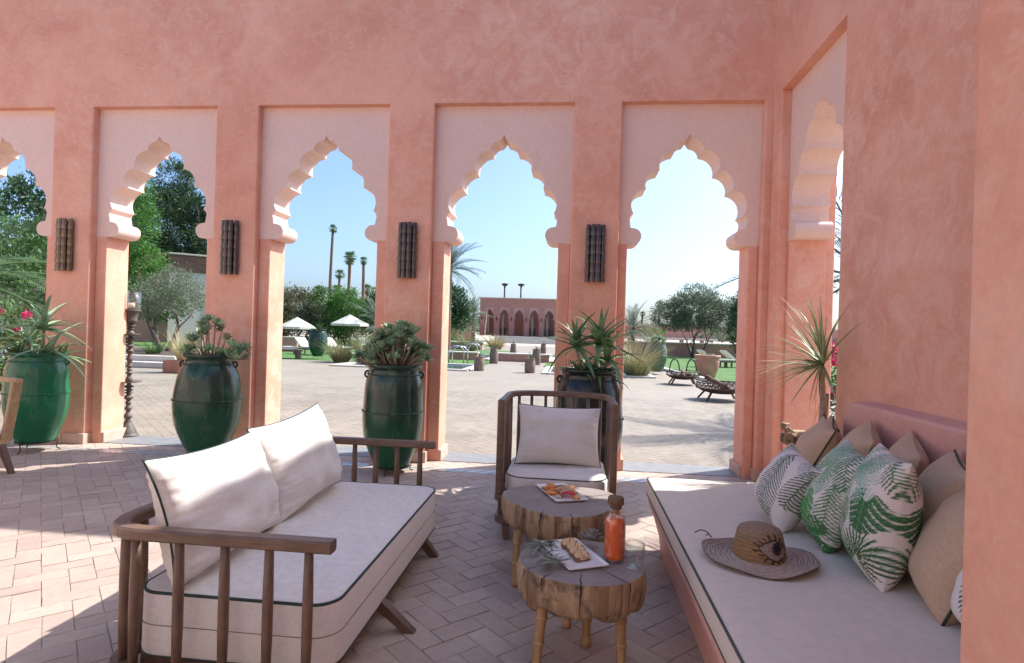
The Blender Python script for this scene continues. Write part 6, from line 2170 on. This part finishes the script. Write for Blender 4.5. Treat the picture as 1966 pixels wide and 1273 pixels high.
for k, (x, lb) in enumerate([(-10.4, 'round headed lamp mast left above the pavilion roof'), (-7.9, 'round headed lamp mast nearer the middle of the pavilion roof')]):
    root = thing('lamp_mast', lb, 'lamp post', (x, 88, 0), 0, 'lamp masts behind the pavilion')
    m = MB(); m.tube([(0, 0, 0), (0, 0, 8.4)], 0.13, 8); m.build('pole', IRON, root); m = MB(); m.lathe([(0.1, 8.3), (0.5, 8.6), (0.55, 8.75), (0.0, 8.85)], 14); m.build('lamp_head', IRON, root)

# ------------------------------------------------------------------ fifth opening: olive on the lawn, walls
w = thing('low_wall', 'low pink retaining wall with pale coping behind the round olive tree', 'wall', (14, 45.3, 0))
m = MB(); m.box(-10, 26, 0, .4, 0, 0.95); m.build('wall_face', LOWW, w); m = MB(); m.rbox(-10.05, 26, -.08, .48, .95, 1.06, .02); m.build('coping', COPING, w)
b = MB(); b.box(4.2, 60, 45.71, 95, -0.02, 0.97); tag(b.build('upper_terrace', GRAVEL), kind='structure')
blobs = [(0, 0, 3.5, 2.2, 1.9, 1.3), (-1.7, 0, 3.0, 1.5, 1.4, 1.0), (1.8, 0, 3.1, 1.6, 1.4, 1.1), (0.1, 0, 4.6, 1.4, 1.3, 0.7), (2.6, 0.2, 3.6, 1.1, 1.0, .8), (-.6, -.6, 2.7, 1.2, 1, .6)]
tree('olive_tree', 'round crowned olive tree on the lawn by the low retaining wall', (9.0, 44.2, 0), 5.2, 1.5, 0.20, blobs, 620, 40, 0.19, F_OLIVE, 141, 'olive trees', n=3, elong=3.6, spread=0.48, lsp=0.9)
blobs = [(0, 0, 2.4, .75, .7, 1.9), (0, 0, 3.6, .5, .5, .9)]
tree('cypress_tree', 'narrow dark evergreen at the right edge of the fifth arch', (11.0, 39.5, 0), 4.4, 1.4, 0.10, blobs, 130, 40, 0.16, F_DARK, 145, gp_t, spread=0.35)
date_palm('young date palm in front of the garden wall at the right', (5.2, 50.8, 0.95), 1.0, 0.2, 2.6, 30, F_PALMG, 147, 'date palms', nl=36, ll=0.5, lw=0.04)
w = thing('low_wall', 'distant garden wall behind the upper terrace', 'wall', (16, 92, .95)); m = MB(); m.box(-9, 40, 0, .4, 0, 2.2); m.build('wall_face', LOWW, w); m = MB(); m.rbox(-9.05, 40, -.06, .46, 2.2, 2.32, .02); m.build('coping', COPING, w)
for k, (x, y, h, mt, lb) in enumerate([(7.5, 60, 1.6, F_GRASS, 'grey bush on the upper terrace left of the olive crown'), (13.5, 58, 1.5, F_OLIVE, 'grey bush on the upper terrace right of the olive trunk'), (9.5, 70, 1.8, F_LIGHT, 'green bush far back on the upper terrace'), (16.5, 66, 1.9, F_MID, 'dark bush far back on the upper terrace')]):
    blobs = [(0, 0, h * .5, h * .8, h * .7, h * .45)]
    tree('garden_shrub', lb, (x, y, .97), h, h * .4, .05, blobs, 60, 26, .16, mt, 150 + k, 'bushes on the upper terrace', spread=.3, cat='shrub')
for k, (x, y, lb) in enumerate([(6.3, 56, 'pale stone slab bench on the upper terrace'), (10.8, 54, 'longer pale stone slab bench on the upper terrace')]):
    root = thing('stone_bench', lb, 'bench', (x, y, .97)); m = MB(); m.rbox(-1.2 - k, 1.2 + k, -.35, .35, .25, .40, .02); m.build('seat', COPING, root)
    for s in (-.9, .9):
        m = MB(); m.box(s - .15, s + .15, -.25, .25, 0, .25); m.build('support', LOWW, root)
b = thing('path_kerb', 'pale kerb running diagonally beside the terracotta pot', 'kerb', (0, 0, 0))
m = MB(); m.bar([(4.05, 26.2, .05), (4.75, 19.25, .05), (12, 18.9, .05)], .22, .12); m.build('kerb_stone', COPING, b)

# palm outside the side arch; its shadow falls on the terrace
date_palm('date palm outside the arch beside the daybed', (5.1, 10.9, 0), 2.6, 0.22, 2.5, 22, F_PALMG, 161, 'date palms', elmin=-35, nl=60, ll=0.5, lw=0.024)
blobs = [(0, 0, 1.9, 1.5, 1.1, 1.5), (1.2, 0, 1.5, 1.2, 1.0, 1.2)]
tree('garden_shrub', 'grey green shrub outside the arch beside the daybed', (7.0, 11.0, 0), 3.2, 1.0, .08, blobs, 110, 34, .14, F_OLIVE, 163, gp_t, spread=.35, cat='shrub')

# ------------------------------------------------------------------ far palms and tree line
fp = [(-50.1, 115.5, 21.6, 1.5, 'tallest thin fan palm on the horizon'), (-42.3, 106, 14.6, 1.9, 'fan palm with the widest crown on the horizon'), (-43.3, 109, 14.4, 1.7, 'fan palm just left of the widest crowned one'), (-39.5, 106.5, 14.0, 1.3, 'thin fan palm at the right of the horizon group'),
      (-52.2, 125, 13.0, 1.9, 'medium fan palm between the tallest and the widest'), (-43.4, 96, 7.2, 2.2, 'short bushy fan palm near the tallest trunk'), (-48.2, 115.6, 9.0, 2.0, 'short fan palm below the medium one'), (-41.0, 112, 9.0, 1.8, 'short fan palm between the thin trunks'),
      (22.1, 153, 9.6, 1.7, 'tiny fan palm above the round olive tree'), (21.0, 180, 8.0, 1.5, 'tiniest fan palm left of the round olive tree')]
for k, (x, y, h, R, lb) in enumerate(fp): fan_palm(lb, (x, y, 0), h, 0.32, R * 0.74, F_PALM, 170 + k, 'fan palms on the horizon')
r = random.Random(99)
blobs = []
for k in range(70):
    x = -190 + k * 6.2 + r.uniform(-2, 2)
    h = r.uniform(2.5, 5.5) + (2.0 if x < -30 else 0)
    blobs.append((x, 165 + r.uniform(-12, 12), h * .45, r.uniform(3.5, 6), 4, h * .55))
tag(crown_mesh(blobs, 1500, 16, 1.1, F_FAR, 5, 2.0, 1.4).build('distant_woodland', F_FAR), 'low grey green tree line along the horizon', 'trees', kind='stuff')
